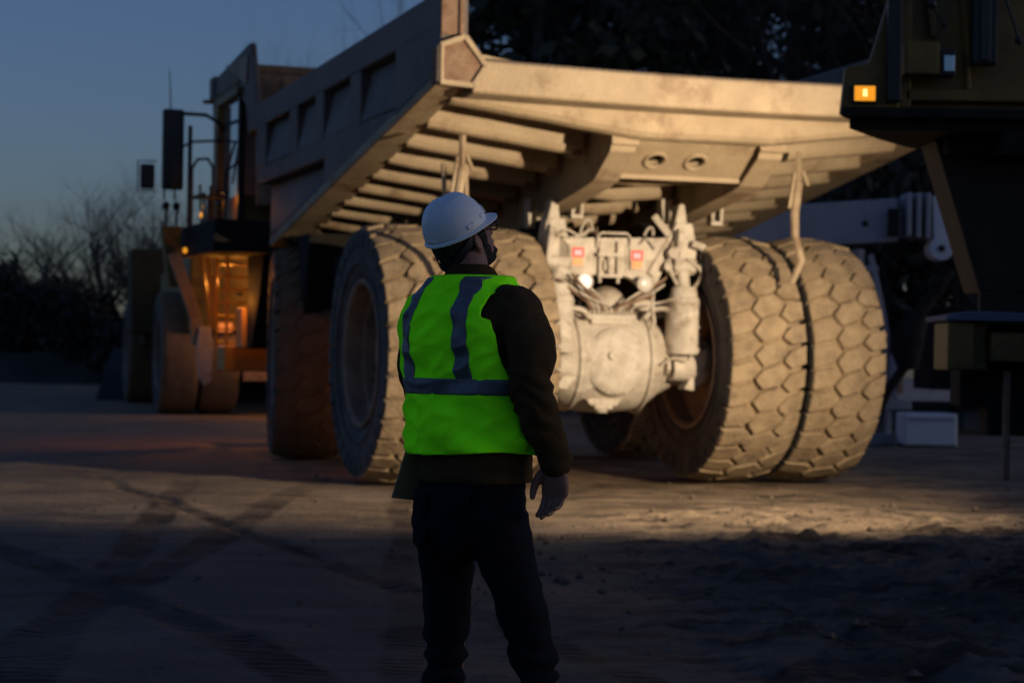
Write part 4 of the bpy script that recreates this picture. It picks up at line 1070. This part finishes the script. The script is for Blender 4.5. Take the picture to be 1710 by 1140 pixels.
# forest wall behind the truck
spots = []
for i in range(34):
    px = 895 + (i % 17)*50 + rn.uniform(-20, 20)
    row = i//17
    if 1270 < px < 1470 and i % 17 % 2: continue
    Y = 60 + row*11 + rn.uniform(-3, 3); h = rn.uniform(13.5, 18.5)
    spots.append((px, Y, h, row))
ORD = 'first second third fourth fifth sixth seventh eighth ninth tenth eleventh twelfth thirteenth fourteenth fifteenth sixteenth seventeenth'.split()
cnt = [0, 0]
spots.sort(key=lambda q: (q[3], q[0]))
for i, (px, Y, h, row) in enumerate(spots):
    kind = rn.random(); cnt[row] += 1
    if px < 960: kind = .1
    place = '%s from the corner post in the %s row of the forest' % (ORD[cnt[row]-1], ('front', 'back')[row])
    g = 'dark trees of the forest behind the truck'
    nm = 'forest_tree'; lab = ('dark evergreen ' if kind < .25 else 'dark bushy tree ' if kind < .55 else 'leafless tree ')+place
    t = thing(nm, lab, 'tree', (px2x(px, Y), Y, 0), 0, g)
    if kind < .25:
        a, b_ = ever[i % 3]; use(a, t, (h, h, h), 0); use(b_, t, (h*1.15, h*1.15, h), rn.uniform(0, 6))
    elif kind < .55:
        use(bare[i % 4], t, (h, h, h), rn.uniform(0, 6)); use(dec[i % 3], t, (h*.85, h*.85, h), rn.uniform(0, 6))
    else:
        use(bare[i % 4], t, (h*1.1, h*1.1, h*1.05), rn.uniform(0, 6))
for q in pool:
    if q.parent is None: bpy.data.objects.remove(q)
# undergrowth and thicket: masses nobody could count
def brush_strip(name, lab, segs, n, size, seed):
    r_ = random.Random(seed); mb = MB()
    for i in range(n):
        (x0, y0, h0), (x1, y1, h1) = r_.choice(segs); t = r_.random()
        x = x0+(x1-x0)*t; y = y0+(y1-y0)*t+r_.uniform(-3, 3); hh = (h0+(h1-h0)*t)*(.86+.35*fbm(x*.25, y*.1, seed, 4))
        z = hh*r_.random()**.75
        s_ = size*r_.uniform(.5, 1.5)
        a = Vector((r_.gauss(0,.7), r_.gauss(0,.7), r_.gauss(0,1))).normalized()*s_; b_ = a.orthogonal().normalized()*s_*.4
        b_.rotate(Matrix.Rotation(r_.uniform(0, 6), 3, a.normalized()))
        p = Vector((x, y, z)); mb.add([p-a*.5, p+b_*.5, p+a*.5, p-b_*.5], [(0,1,2,3)])
    o = mb.build(name, M['brush']); struct(o, 'stuff'); o['label'] = lab; o['category'] = 'undergrowth'; return o
brush_strip('thicket', 'dark thicket along the far edge of the yard on the left', [((-32, 92, 6.6), (-24, 92, 6.2)), ((-24, 92, 5.8), (-19.5, 90, 4.8)), ((-20, 90, 4.9), (-16.5, 88, 2.8)), ((-17.5, 88, 3.2), (-10, 84, 3.2))], 26000, .42, 2)
brush_strip('undergrowth', 'dark undergrowth beneath the forest behind the truck', [((-9, 62, 5), (2, 56, 6)), ((2, 56, 6), (20, 56, 7.5))], 16000, .45, 4)
# earth bank below the thicket and below the forest
bk = MB(); N = 60
def bankstrip(x0, y0, x1, y1, h, d, seed):
    mb = MB(); vs = []
    for i in range(N+1):
        t = i/N; x = x0+(x1-x0)*t; y = y0+(y1-y0)*t
        for j, (dy, dz) in enumerate(((0, 0), (d*.3, h*.5), (d*.6, h*.85), (d, h), (d*3, h*1.05))):
            vs.append((x, y+dy, (dz+ (.5*h*fbm(x*.3, j*.7, seed, 4) if j else 0))-.01))
    mb.add(vs, [(i*5+j, i*5+j+1, (i+1)*5+j+1, (i+1)*5+j) for i in range(N) for j in range(4)])
    return struct(mb.build('earth_bank', M['brush'], smooth=60))
bankstrip(-45, 88, -8, 84, 1.2, 3, 3)
bankstrip(-12, 58, 40, 54, 1.6, 4, 6)

# ------------------------------------------------------------------ the man in the vest
PY = radians(-45)
PX, PYY = -.11, 5.78
Pn = thing('person', 'man seen from behind in a white hard hat and lime safety vest gazing up', 'person', (PX, PYY, 0), PY)

def interp(tab, z):
    if z <= tab[0][0]: return tab[0][1:]
    for a, b_ in zip(tab[:-1], tab[1:]):
        if z <= b_[0]:
            t = (z-a[0])/(b_[0]-a[0]); t = t*t*(3-2*t)*.5+t*.5
            return tuple(p+(q-p)*t for p, q in zip(a[1:], b_[1:]))
    return tab[-1][1:]
#           z     A     B    cx    cy
TORSO = [(1.06,.178,.135, .006, .010), (1.12,.180,.137, .006, .008), (1.20,.176,.134, .006,.005), (1.30,.180,.134, .006,.0), (1.42,.202,.142, 0,-.006),
         (1.50,.222,.148, 0,-.010), (1.56,.218,.138, 0,-.012), (1.595,.186,.120, 0,-.014), (1.63,.140,.102, 0,-.014), (1.665,.098,.086, 0,-.012), (1.685,.070,.068, 0,-.010), (1.73,.060,.062, 0,-.014)]
def tor(a, z, off=0.0):
    A, B_, cx_, cy_ = interp(TORSO, z)
    e = 2.35; ca, sa = cos(a), sin(a)
    r = (abs(ca)**e+abs(sa)**e)**(-1/e)
    return Vector((cx_+(A+off)*ca*r, cy_+(B_+off)*sa*r, z))
def loft(mb, rings, n=28, e=2.2):
    vs = []
    for (c_, ex_, ey_, ra, rb) in rings:
        for k in range(n):
            a = 2*pi*k/n; ca, sa = cos(a), sin(a); r = (abs(ca)**e+abs(sa)**e)**(-1/e)
            vs.append(Vector(c_)+ex_*ra*ca*r+ey_*rb*sa*r)
    m_ = len(rings)
    fs = [(i*n+k, i*n+(k+1) % n, (i+1)*n+(k+1) % n, (i+1)*n+k) for i in range(m_-1) for k in range(n)]
    fs += [tuple(range(n))[::-1], tuple(range((m_-1)*n, m_*n))]
    mb.add(vs, fs)
UX, UY, UZ = Vector((1,0,0)), Vector((0,1,0)), Vector((0,0,1))
def limb(mb, pts, rs, n=20, flat=1.0, axis_hint=UX, sub=5):
    P_ = [Vector(p) for p in pts]; q = []; rr = []
    for i in range(len(P_)-1):
        a = P_[max(i-1,0)]; b_ = P_[i]; c_ = P_[i+1]; d_ = P_[min(i+2, len(P_)-1)]
        for k in range(sub):
            t = k/sub; q.append(.5*((2*b_)+(c_-a)*t+(2*a-5*b_+4*c_-d_)*t*t+(3*b_-a-3*c_+d_)*t**3)); rr.append(rs[i]+(rs[i+1]-rs[i])*(t*t*(3-2*t)))
    q.append(P_[-1]); rr.append(rs[-1])
    rings = []
    for i in range(len(q)):
        d = (q[min(i+1,len(q)-1)]-q[max(i-1,0)]).normalized()
        ex_ = (axis_hint-d*axis_hint.dot(d)).normalized(); ey_ = d.cross(ex_)
        rings.append((q[i], ex_, ey_, rr[i], rr[i]*flat))
    loft(mb, rings, n, 2.0)
    mb.ell(q[0], (rr[0]*.98,)*3, 14, 8); mb.ell(q[-1], (rr[-1]*.98*min(1,flat+.0),)*3, 14, 8)
def remeshed(mb, name, mat, voxel, parent, disp=None, smooth_it=2):
    o = mb.build(name+'_src', mat)
    md = o.modifiers.new('r', 'REMESH'); md.mode = 'VOXEL'; md.voxel_size = voxel
    if smooth_it:
        sm = o.modifiers.new('s', 'SMOOTH'); sm.iterations = smooth_it; sm.factor = .5
    dg = bpy.context.evaluated_depsgraph_get(); dg.update()
    me = bpy.data.meshes.new_from_object(o.evaluated_get(dg)); bpy.data.objects.remove(o)
    me.name = name; me.materials.clear(); me.materials.append(mat)
    if disp:
        nn = [v.normal.copy() for v in me.vertices]
        for v, nm_ in zip(me.vertices, nn): v.co = v.co + nm_*disp(v.co)
    me.polygons.foreach_set('use_smooth', [True]*len(me.polygons)); me.update()
    o = bpy.data.objects.new(name, me); C.objects.link(o); o.parent = parent
    return o

SH = {1: Vector((.195, -.012, 1.565)), -1: Vector((-.195, -.012, 1.565))}
EL = {1: Vector((.272, -.035, 1.345)), -1: Vector((-.243, .05, 1.32))}
WR = {1: Vector((.268, .070, 1.150)), -1: Vector((-.17, .24, 1.16))}
HIP = {1: Vector((.115, .0, .97)), -1: Vector((-.095, 0, .95))}
KN = {1: Vector((.185, .105, .52)), -1: Vector((-.125, .03, .52))}
AN = {1: Vector((.18, .085, .10)), -1: Vector((-.13, -.05, .10))}
HEADC = Vector((-.026, -.022, 1.776))
HR = Matrix.Rotation(radians(-4), 3, 'Z') @ Matrix.Rotation(radians(30), 3, 'X') @ (Matrix.Identity(3)*.90)
def hp(x, y, z): return HEADC + HR @ Vector((x, y, z))

bd = MB()
# torso core, legs
loft(bd, [(Vector((0, interp(TORSO, z)[3], z)), UX, UY, interp(TORSO, z)[0]-.03, interp(TORSO, z)[1]-.028) for z in (1.0,1.1,1.2,1.3,1.42,1.5,1.56,1.60,1.64,1.665)], 24)
loft(bd, [(Vector((0,0,z)), UX, UY, a, b_) for z, a, b_ in ((.93,.12,.09),(.96,.145,.10),(1.0,.15,.105),(1.1,.15,.105))], 24)
for s_ in (1, -1):
    limb(bd, [HIP[s_]-Vector((0,0,.04)), (HIP[s_]+KN[s_])/2, KN[s_], (KN[s_]*.6+AN[s_]*.4)+Vector((0,-.015,0)), AN[s_]], [.070,.060,.048,.050,.036], 16)
    limb(bd, [AN[s_]+Vector((0,-.02,-.04)), AN[s_]+Vector((0,.08,-.065))], [.036,.03], 12)
    limb(bd, [SH[s_], EL[s_], WR[s_]], [.052,.04,.029], 16)
# neck and head
limb(bd, [Vector((0,-.02,1.60)), Vector((0,-.026,1.68)), hp(0,-.012,-.03)], [.066,.060,.060], 20)
bd.ell(hp(0,-.012,.035), (.076,.098,.088), 28, 18, M3=HR)
bd.ell(hp(0,.035,-.035), (.058,.062,.072), 24, 16, M3=HR)
bd.ell(hp(0,.055,-.088), (.036,.034,.024), 18, 12, M3=HR)   # chin
bd.ell(hp(0,.01,-.07), (.054,.055,.03), 18, 12, M3=HR)      # jaw
bd.ell(hp(0,.078,.028), (.046,.016,.014), 16, 8, M3=HR)     # brow
bd.ell(hp(0,.098,-.012), (.013,.020,.026), 14, 10, M3=HR)   # nose
bd.ell(hp(0,.106,-.026), (.017,.014,.011), 12, 8, M3=HR)
bd.ell(hp(0,.090,-.058), (.022,.010,.006), 12, 8, M3=HR); bd.ell(hp(0,.088,-.068), (.020,.010,.007), 12, 8, M3=HR)
for s_ in (1, -1):
    bd.ell(hp(s_*.030,.080,.008), (.013,.010,.010), 12, 8, M3=HR)
    bd.ell(hp(s_*.078,-.010,-.008), (.010,.019,.033), 14, 10, M3=HR @ Matrix.Rotation(s_*radians(18), 3, 'Z'))
    bd.ell(hp(s_*.084,-.018,.000), (.007,.014,.026), 12, 8, M3=HR @ Matrix.Rotation(s_*radians(28), 3, 'Z'))
# hands: palm plus five fingers each
def hand(mb, wrist, down, palm_n, thumb_dir, curl, s_=1.0):
    # down: direction of fingers; palm_n: direction the palm faces; thumb_dir: side of the thumb
    down = down.normalized(); th = (thumb_dir-down*thumb_dir.dot(down)).normalized(); pn = down.cross(th).normalized()
    if pn.dot(palm_n) < 0: pn = -pn
    k0 = wrist+down*.005
    rings = []
    for t, wd, tk in ((-.02,.030,.024),(.0,.031,.022),(.03,.040,.019),(.06,.044,.017),(.088,.043,.014)):
        rings.append((k0+down*t, th, pn, wd, tk))
    loft(mb, rings, 20, 2.4)
    lens = [(.030,.080,.0092), (.011,.088,.0096), (-.009,.081,.0091), (-.028,.062,.0080)]
    for j, (off, L, r) in enumerate(lens):
        base = k0+down*.078+th*off; d = (down+th*off*1.2).normalized(); pts = [base-d*.02, base]; q = base.copy()
        cu = curl+j*.08
        for seg, f in ((0,.45),(1,.30),(2,.25)):
            ang = cu*(.55+.45*seg) if seg == 0 else cu*.8
            d = (Matrix.Rotation(ang, 3, d.cross(pn).normalized()) @ d).normalized(); q = q+d*L*f; pts.append(q.copy())
        limb(mb, pts, [r*1.05, r*1.08, r*1.0, r*.92, r*.78], 12, sub=3, axis_hint=th)
    tb_ = k0+down*.02+th*.026+pn*.008; d = (th*.62+down*.70+pn*.34).normalized()
    pts = [tb_-d*.01, tb_+d*.030, tb_+d*.03+(d*.55+down*.6).normalized()*.032, tb_+d*.03+(d*.55+down*.6).normalized()*.032+(down*.95+pn*.25).normalized()*.026]
    limb(mb, pts, [.017,.0135,.0115,.009], 12, sub=3, axis_hint=pn)
# world directions turned into the man's frame
Ri = Matrix.Rotation(-PY, 3, 'Z')
def wd(x, y, z): return Ri @ Vector((x, y, z))
hand(bd, WR[1], wd(-.02, .10, -1), wd(-.55, -.8, 0), wd(-.8, .55, 0), .42)
hand(bd, WR[-1], wd(-.35, -.1, -.8), wd(.2, -.9, 0), wd(-.5, -.2, .6), .6)
BODY = remeshed(bd, 'body', M['skin'], .0045, Pn, smooth_it=1)

# hair and beard
hr = MB(); hr.ell(hp(0,-.020,.018), (.080,.094,.086), 28, 18, M3=HR)
hr.ell(hp(0,-.052,-.026), (.064,.050,.050), 24, 14, M3=HR)
for s_ in (1, -1): hr.ell(hp(s_*.066,.022,.004), (.012,.022,.040), 14, 10, M3=HR)
def fz(c_): return .003*noise.noise(c_*190)+.002*noise.noise(c_*70)
o = remeshed(hr, 'hair', M['hair'], .004, Pn, fz, 1)
be = MB(); be.ell(hp(0,.050,-.082), (.045,.044,.032), 20, 14, M3=HR); be.ell(hp(0,.088,-.078), (.026,.016,.018), 14, 10, M3=HR); be.ell(hp(0,.094,-.050), (.026,.010,.006), 14, 8, M3=HR)
for s_ in (1, -1): be.ell(hp(s_*.052,.022,-.055), (.012,.030,.036), 14, 10, M3=HR)
remeshed(be, 'beard', M['hair'], .0035, Pn, fz, 1)

# jacket
jk = MB()
zs = [1.085,1.10,1.14,1.18,1.24,1.30,1.36,1.42,1.47,1.51,1.545,1.575,1.60,1.62,1.64,1.655,1.668,1.680,1.69]
vs = [tor(2*pi*k/56, z) for z in zs for k in range(56)]
fs = [(i*56+k, i*56+(k+1) % 56, (i+1)*56+(k+1) % 56, (i+1)*56+k) for i in range(len(zs)-1) for k in range(56)] + [tuple(range(56))[::-1], tuple(range((len(zs)-1)*56, len(zs)*56))]
jk.add(vs, fs)
for s_ in (1, -1):
    d = (WR[s_]-EL[s_]).normalized()
    limb(jk, [SH[s_]+Vector((-s_*.03,0,.01)), (SH[s_]*.55+EL[s_]*.45)+Vector((s_*.022,0,.012)), EL[s_], WR[s_]-d*.005], [.080,.071,.060,.046], 28, axis_hint=UY)
    limb(jk, [WR[s_]-d*.055, WR[s_]-d*.002], [.049,.047], 28, sub=2, axis_hint=UY)
def jd(c_):
    w = 0.0
    f = .0075*noise.noise(Vector((c_.x*9, c_.y*9, c_.z*16))) + .0045*noise.noise(Vector((c_.x*20, c_.y*20, c_.z*34+3)))
    for s_ in (1, -1):
        dd = (c_-EL[s_]).length
        if dd < .14 and abs(c_.x) > .2: f += .004*sin(c_.z*130+c_.y*40+6*noise.noise(c_*12))*smooth01((.14-dd)/.08)
    # hem and cuff seams
    if abs(c_.x) < .22:
        f -= .003*exp(-((c_.z-1.125)/.003)**2)
    return f
remeshed(jk, 'jacket', M['jacket'], .0065, Pn, jd, 3)
# collar and seams
co = MB()
def cpt(a, z, o_): 
    return Vector((0,-.012+ (z-1.66)*-.15,0)) + Vector(((.082+o_)*cos(a), (.080+o_)*sin(a), z))
N_ = 40; vs = []
for (z, o_) in ((1.64,.010),(1.655,.000),(1.68,-.006),(1.704,-.008),(1.706,-.014),(1.68,-.014),(1.64,-.008)):
    vs += [cpt(2*pi*k/N_, z - .028*max(0, sin(2*pi*k/N_)), o_) for k in range(N_)]
co.add(vs, [(i*N_+k, i*N_+(k+1) % N_, (i+1)*N_+(k+1) % N_, (i+1)*N_+k) for i in range(6) for k in range(N_)])
co.build('collar', M['jacket'], Pn, smooth=60)

# jeans
jn = MB()
loft(jn, [(Vector((0, cy_, z)), UX, UY, a, b_) for z, a, b_, cy_ in ((.865,.085,.085,-.005),(.885,.125,.10,-.01),(.925,.168,.122,-.012),(.96,.178,.135,-.014),(1.02,.178,.132,-.008),(1.08,.172,.125,0),(1.115,.168,.12,0))], 36)
for s_ in (1, -1):
    limb(jn, [HIP[s_]+Vector((-s_*.005,-.01,0)), (HIP[s_]*.55+KN[s_]*.45)+Vector((s_*.002,0,0)), KN[s_]+Vector((0,-.008,0)), (KN[s_]*.55+AN[s_]*.45)+Vector((0,-.02,0)), AN[s_]+Vector((0,-.01,-.035))], [.096,.073,.058,.057,.052], 32)
def jnd(c_):
    f = .006*noise.noise(Vector((c_.x*9, c_.y*9, c_.z*15))) + .004*noise.noise(Vector((c_.x*22, c_.y*22, c_.z*38)))
    for s_ in (1, -1):
        k = KN[s_]; dd = abs(c_.z-k.z)
        if c_.x*s_ > 0 and dd < .17: f += .0075*sin(c_.z*85+c_.x*30*s_+5*noise.noise(c_*9))*smooth01((.17-dd)/.1)
        if c_.x*s_ > 0 and c_.z < .25: f += .006*sin(c_.z*140+4*noise.noise(c_*10))
    dd = (c_-Vector((0,-.1,.86))).length
    if dd < .14: f += .005*sin(c_.z*110+abs(c_.x)*70)*smooth01((.14-dd)/.1)
    return f
remeshed(jn, 'jeans', M['denim'], .0065, Pn, jnd, 3)
# back pockets and waistband
for s_ in (1, -1):
    pk = MB(); vs = []
    for u in range(7):
        for w_ in range(7):
            a = -pi/2+s_*(.18+.50*u/6); z = 1.06-.15*w_/6-(.015*(1-abs(u-3)/3) if w_ == 6 else 0)
            e = (abs(cos(a))**2.2+abs(sin(a))**2.2)**(-1/2.2)
            vs.append((.178*cos(a)*e, -.010+.138*sin(a)*e, z))
    pk.add(vs, [(i*7+j, i*7+j+1, (i+1)*7+j+1, (i+1)*7+j) for i in range(6) for j in range(6)])
    o = pk.build('back_pocket', M['denim'], Pn, smooth=60); sd = o.modifiers.new('s', 'SOLIDIFY'); sd.thickness = .004
# boots
for s_ in (1, -1):
    bt = MB(); a = AN[s_]
    limb(bt, [Vector((a.x, a.y-.03, .05)), Vector((a.x, a.y+.06, .05)), Vector((a.x+s_*.01, a.y+.17, .042))], [.050,.052,.044], 20, flat=.85)
    limb(bt, [Vector((a.x, a.y-.01, .06)), Vector((a.x, a.y-.01, .18))], [.052,.055], 20)
    o = remeshed(bt, 'boot', M['leather'], .006, Pn, None, 2)
    so = MB(); so.box(a.x-.052, a.x+.052, a.y-.09, a.y+.215, .0, .028); so.build('boot_sole', M['black'], Pn, bevel=.02)

# vest: a shell over the jacket with armholes
NA = 200; NZ = 110; Z0, Z1 = 1.163, 1.672
def vest_off(a, z): 
    p = tor(a, z)
    f = .016*noise.noise(Vector((p.x*6+4, p.y*6, z*7))) + .006*(1-abs(noise.noise(Vector((p.x*11+z*9, p.y*11, z*13-p.x*8))))*4) + .009*noise.noise(Vector((p.x*16, p.y*16, z*20))) + .006*exp(-((z-1.17)/.05)**2)*sin(a*7+1)
    # diagonal drag folds low on the back
    f += .0075*sin((z*40+a*5.5)+3*noise.noise(Vector((p.x*5, p.y*5, z*5))))*smooth01((1.40-z)/.12)
    return .020+f+.006*smooth01((1.3-z)/.15)
def in_armhole(p, side=None):
    x, y, z = p
    if z < 1.365 or abs(x) < .08: return False
    cz = 1.545; rz = .175; ry = .112
    if z > cz: return abs(x) > .172-.25*(z-cz)
    return ((z-cz)/rz)**2+((y+.01)/ry)**2 < 1
def vpt(a, z, o_=0): return tor(a, z, vest_off(a, z)+o_)
def shell(name, mat, inside, o_, th, zr=(Z0, Z1), na=NA, nz=NZ, hem=True, parent=Pn):
    vs = []; fs = []
    for j in range(nz+1):
        z = zr[0]+(zr[1]-zr[0])*j/nz
        for i in range(na):
            a = 2*pi*i/na
            zz = z - (.010*sin(a-1.0)+.004*sin(3*a))*(1-smooth01((z-1.16)/.2))
            vs.append(vpt(a, zz, o_))
    for j in range(nz):
        for i in range(na):
            q = (j*na+i, j*na+(i+1) % na, (j+1)*na+(i+1) % na, (j+1)*na+i)
            c_ = (vs[q[0]]+vs[q[1]]+vs[q[2]]+vs[q[3]])/4
            if inside(c_, (i+.5)/na*2*pi): fs.append(q)
    mb = MB(); mb.add(vs, fs)
    me = bpy.data.meshes.new(name); me.from_pydata([tuple(v) for v in vs], [], fs)
    bm = bmesh.new(); bm.from_mesh(me)
    bmesh.ops.delete(bm, geom=[v for v in bm.verts if not v.link_faces], context='VERTS')
    # relax the stair-stepped borders
    for _ in range(9):
        bv = [v for v in bm.verts if v.is_boundary]; new = {}
        for v in bv:
            nb_ = [e.other_vert(v).co for e in v.link_edges if e.is_boundary]
            if len(nb_) == 2: new[v] = v.co*.4+(nb_[0]+nb_[1])*.3
        for v, c_ in new.items(): v.co = c_
    bm.to_mesh(me); bm.free()
    me.materials.append(mat); me.polygons.foreach_set('use_smooth', [True]*len(me.polygons))
    o = bpy.data.objects.new(name, me); C.objects.link(o); o.parent = parent
    sd = o.modifiers.new('s', 'SOLIDIFY'); sd.thickness = th; sd.offset = 1
    return o
VEST = shell('vest', M['vest'], lambda p, a: not in_armhole(p) and not (p.y > .05 and abs(p.x) < .02+.0*p.z) , 0, .003)
# front opening is closed by a zip; bands of reflective tape
def xband(p, x0, w): return abs(p.x-x0) < w
tape_z = lambda z: 1.345
def vband(side):
    def f(p, a):
        zc = p.z
        x0 = side*(.112-.02*smooth01((zc-1.5)/.17))
        return p.y < .0 and abs(p.x-x0) < .026 and zc > 1.36 and not (in_armhole(p) and abs(p.x) > .16)
    return f
for side in (-1, 1):
    o = shell('reflective_strip', M['strip'], vband(side), .0035, .0015, zr=(1.36, Z1-.004), na=420, nz=90, parent=VEST)
o = shell('reflective_strip', M['strip'], lambda p, a: True, .0040, .0015, zr=(1.335, 1.380), na=160, nz=8, parent=VEST)
# zip down the front
zp = MB()
zp.tube([vpt(pi/2, z, .006) for z in [1.17+.05*k for k in range(10)]], .006, 6); zp.build('zip', M['black'], VEST)

# hard hat
HC_ = Matrix.Translation(HEADC+HR @ Vector((0,-.012,.042))) @ HR.to_4x4() @ Matrix.Diagonal((.90, .78, .90, 1))
ht_ = MB(); nu, nv = 64, 18; vs = []
def dome(a, t):    # t 0 at rim .. 1 at top
    ph = t*pi/2; r = cos(ph)**.72
    x = .113*cos(a)*r; y = .137*sin(a)*r; z = .128*sin(ph)**.95
    # ridge along the crown, side flutes
    rid = .006*exp(-(x/.016)**2)*smooth01((z-.03)/.06) + .0035*(exp(-((abs(x)-.052)/.010)**2))*smooth01((z-.045)/.03)*smooth01((.11-abs(y))/.05)
    return Vector((x*(1+rid*3), y, z+rid))
for j in range(nv+1):
    for i in range(nu): vs.append(dome(2*pi*i/nu, j/nv))
fs = [(j*nu+i, j*nu+(i+1) % nu, (j+1)*nu+(i+1) % nu, (j+1)*nu+i) for j in range(nv) for i in range(nu)]
ht_.add([HC_ @ v for v in vs], fs)
HAT = ht_.build('hard_hat', M['hat'], Pn, smooth=50)
sd = HAT.modifiers.new('s', 'SOLIDIFY'); sd.thickness = .003
br_ = MB(); vs = []
for i in range(nu):
    a = 2*pi*i/nu; f = max(0, sin(a)); pk = .050*f**2.2+.008
    base = dome(a, 0)
    d = Vector((cos(a)*.9, sin(a), 0)).normalized()
    vs += [base+Vector((0,0,.006))-d*.002, base+d*pk+Vector((0,0,-.004-.010*f*f)), base+d*(pk-.002)+Vector((0,0,-.009-.010*f*f)), base+Vector((0,0,-.006))-d*.003]
br_.add([HC_ @ v for v in vs], [(i*4+j, i*4+(j+1) % 4, ((i+1) % nu)*4+(j+1) % 4, ((i+1) % nu)*4+j) for i in range(nu) for j in range(4)])
br_.build('brim', M['hat'], HAT, smooth=45)
def pad(a, t, w, h, th_, nm, mat):
    c_ = dome(a, t); ta_ = (dome(a+.05, t)-dome(a-.05, t)).normalized(); tu = (dome(a, t+.05)-dome(a, max(0,t-.05))).normalized(); nn = ta_.cross(tu).normalized()
    if nn.dot(c_) < 0: nn = -nn
    mb = MB(); mb.hexa([HC_ @ (c_+ta_*sx*w/2+tu*sy*h/2+nn*sz*th_) for sz in (-1, 1) for sx, sy in ((-1,-1),(1,-1),(1,1),(-1,1))])
    mb.build(nm, mat, HAT, bevel=.002)
pad(radians(-8), .10, .036, .018, .004, 'accessory_slot', M['hat']); pad(radians(188), .10, .036, .018, .004, 'accessory_slot', M['hat'])
pad(radians(28), .14, .030, .012, .003, 'accessory_slot', M['hat']); pad(radians(62), .16, .040, .028, .005, 'front_boss', M['hat']); pad(radians(-90), .06, .05, .012, .003, 'rear_tab', M['hat'])
rv = MB(); rv.ell(HC_ @ (dome(radians(-35), .32)+Vector((.001,-.001,0))), (.0022,.0022,.0022), 8, 6); rv.ell(HC_ @ (dome(radians(-62), .26)), (.0014,.0014,.0014), 8, 6)
rv.build('rivet', emit('glinting_rivet', (1,1,1), .0, (.9,.9,.9)), HAT)
# suspension band and ratchet knob at the nape
sb = MB(); pts = []
for k in range(25):
    a = radians(180+180*k/24) ; pts.append(HEADC+HR @ Vector((.083*cos(a), -.022+.086*sin(a), .015-.060*abs(sin(a))**1.5)))
for p, q in zip(pts[:-1], pts[1:]): sb.beam(p, q, .003, .020, up=tuple(HR @ UZ))
sb.build('head_band', M['black'], HAT)
kb = MB(); kb.lathe([(0,.001),(0,.014),(.010,.014),(.012,.011),(.012,.001)], 24, M4=Matrix.Translation(HEADC+HR @ Vector((.012,-.108,-.046))) @ (HR @ Vector((-.2,1,.2))).to_track_quat('X','Z').to_matrix().to_4x4()); kb.build('ratchet_knob', M['dark'], HAT, smooth=40)
# glasses
gs_ = MB()
for s_ in (1, -1):
    gs_.tube([hp(s_*.080,-.01,.010), hp(s_*.078,.04,.014), hp(s_*.070,.098,.014)], .0028, 8)
    ring = [hp(s_*.034+.030*cos(t)*s_, .106-.012*abs(cos(t))*(.4), .006+.021*sin(t)) for t in [2*pi*k/20 for k in range(21)]]
    gs_.tube(ring, .0026, 6, caps=False)
    gs_.beam(hp(s_*.064,.100,.014), hp(s_*.072,.094,.014), .004, .008)
gs_.tube([hp(-.008,.110,.012), hp(0,.113,.014), hp(.008,.110,.012)], .0026, 6)
gs_.build('glasses', M['black'], Pn, smooth=60)

# clipboard in the left hand
cb = MB()
q = [Vector((-.298, 5.86, 1.195)), Vector((-.345, 5.86, 1.028)), Vector((-.120, 5.96, 1.000)), Vector((-.085, 5.96, 1.170))]
nn = (q[1]-q[0]).cross(q[3]-q[0]).normalized()*.004
cb.hexa([v-nn-q[0] for v in (q[0], q[3], q[2], q[1])] + [v+nn-q[0] for v in (q[0], q[3], q[2], q[1])])
CBd = tag(cb.build('clipboard', M['board'], bevel=.003), 'dark brown clipboard held low at the man\'s left side', 'clipboard'); CBd.location = q[0]
cl = MB(); cl.beam(Vector((.10, .045, -.005)), Vector((.17, .07, -.02)), .02, .012); cl.build('clip', M['grey'], CBd)
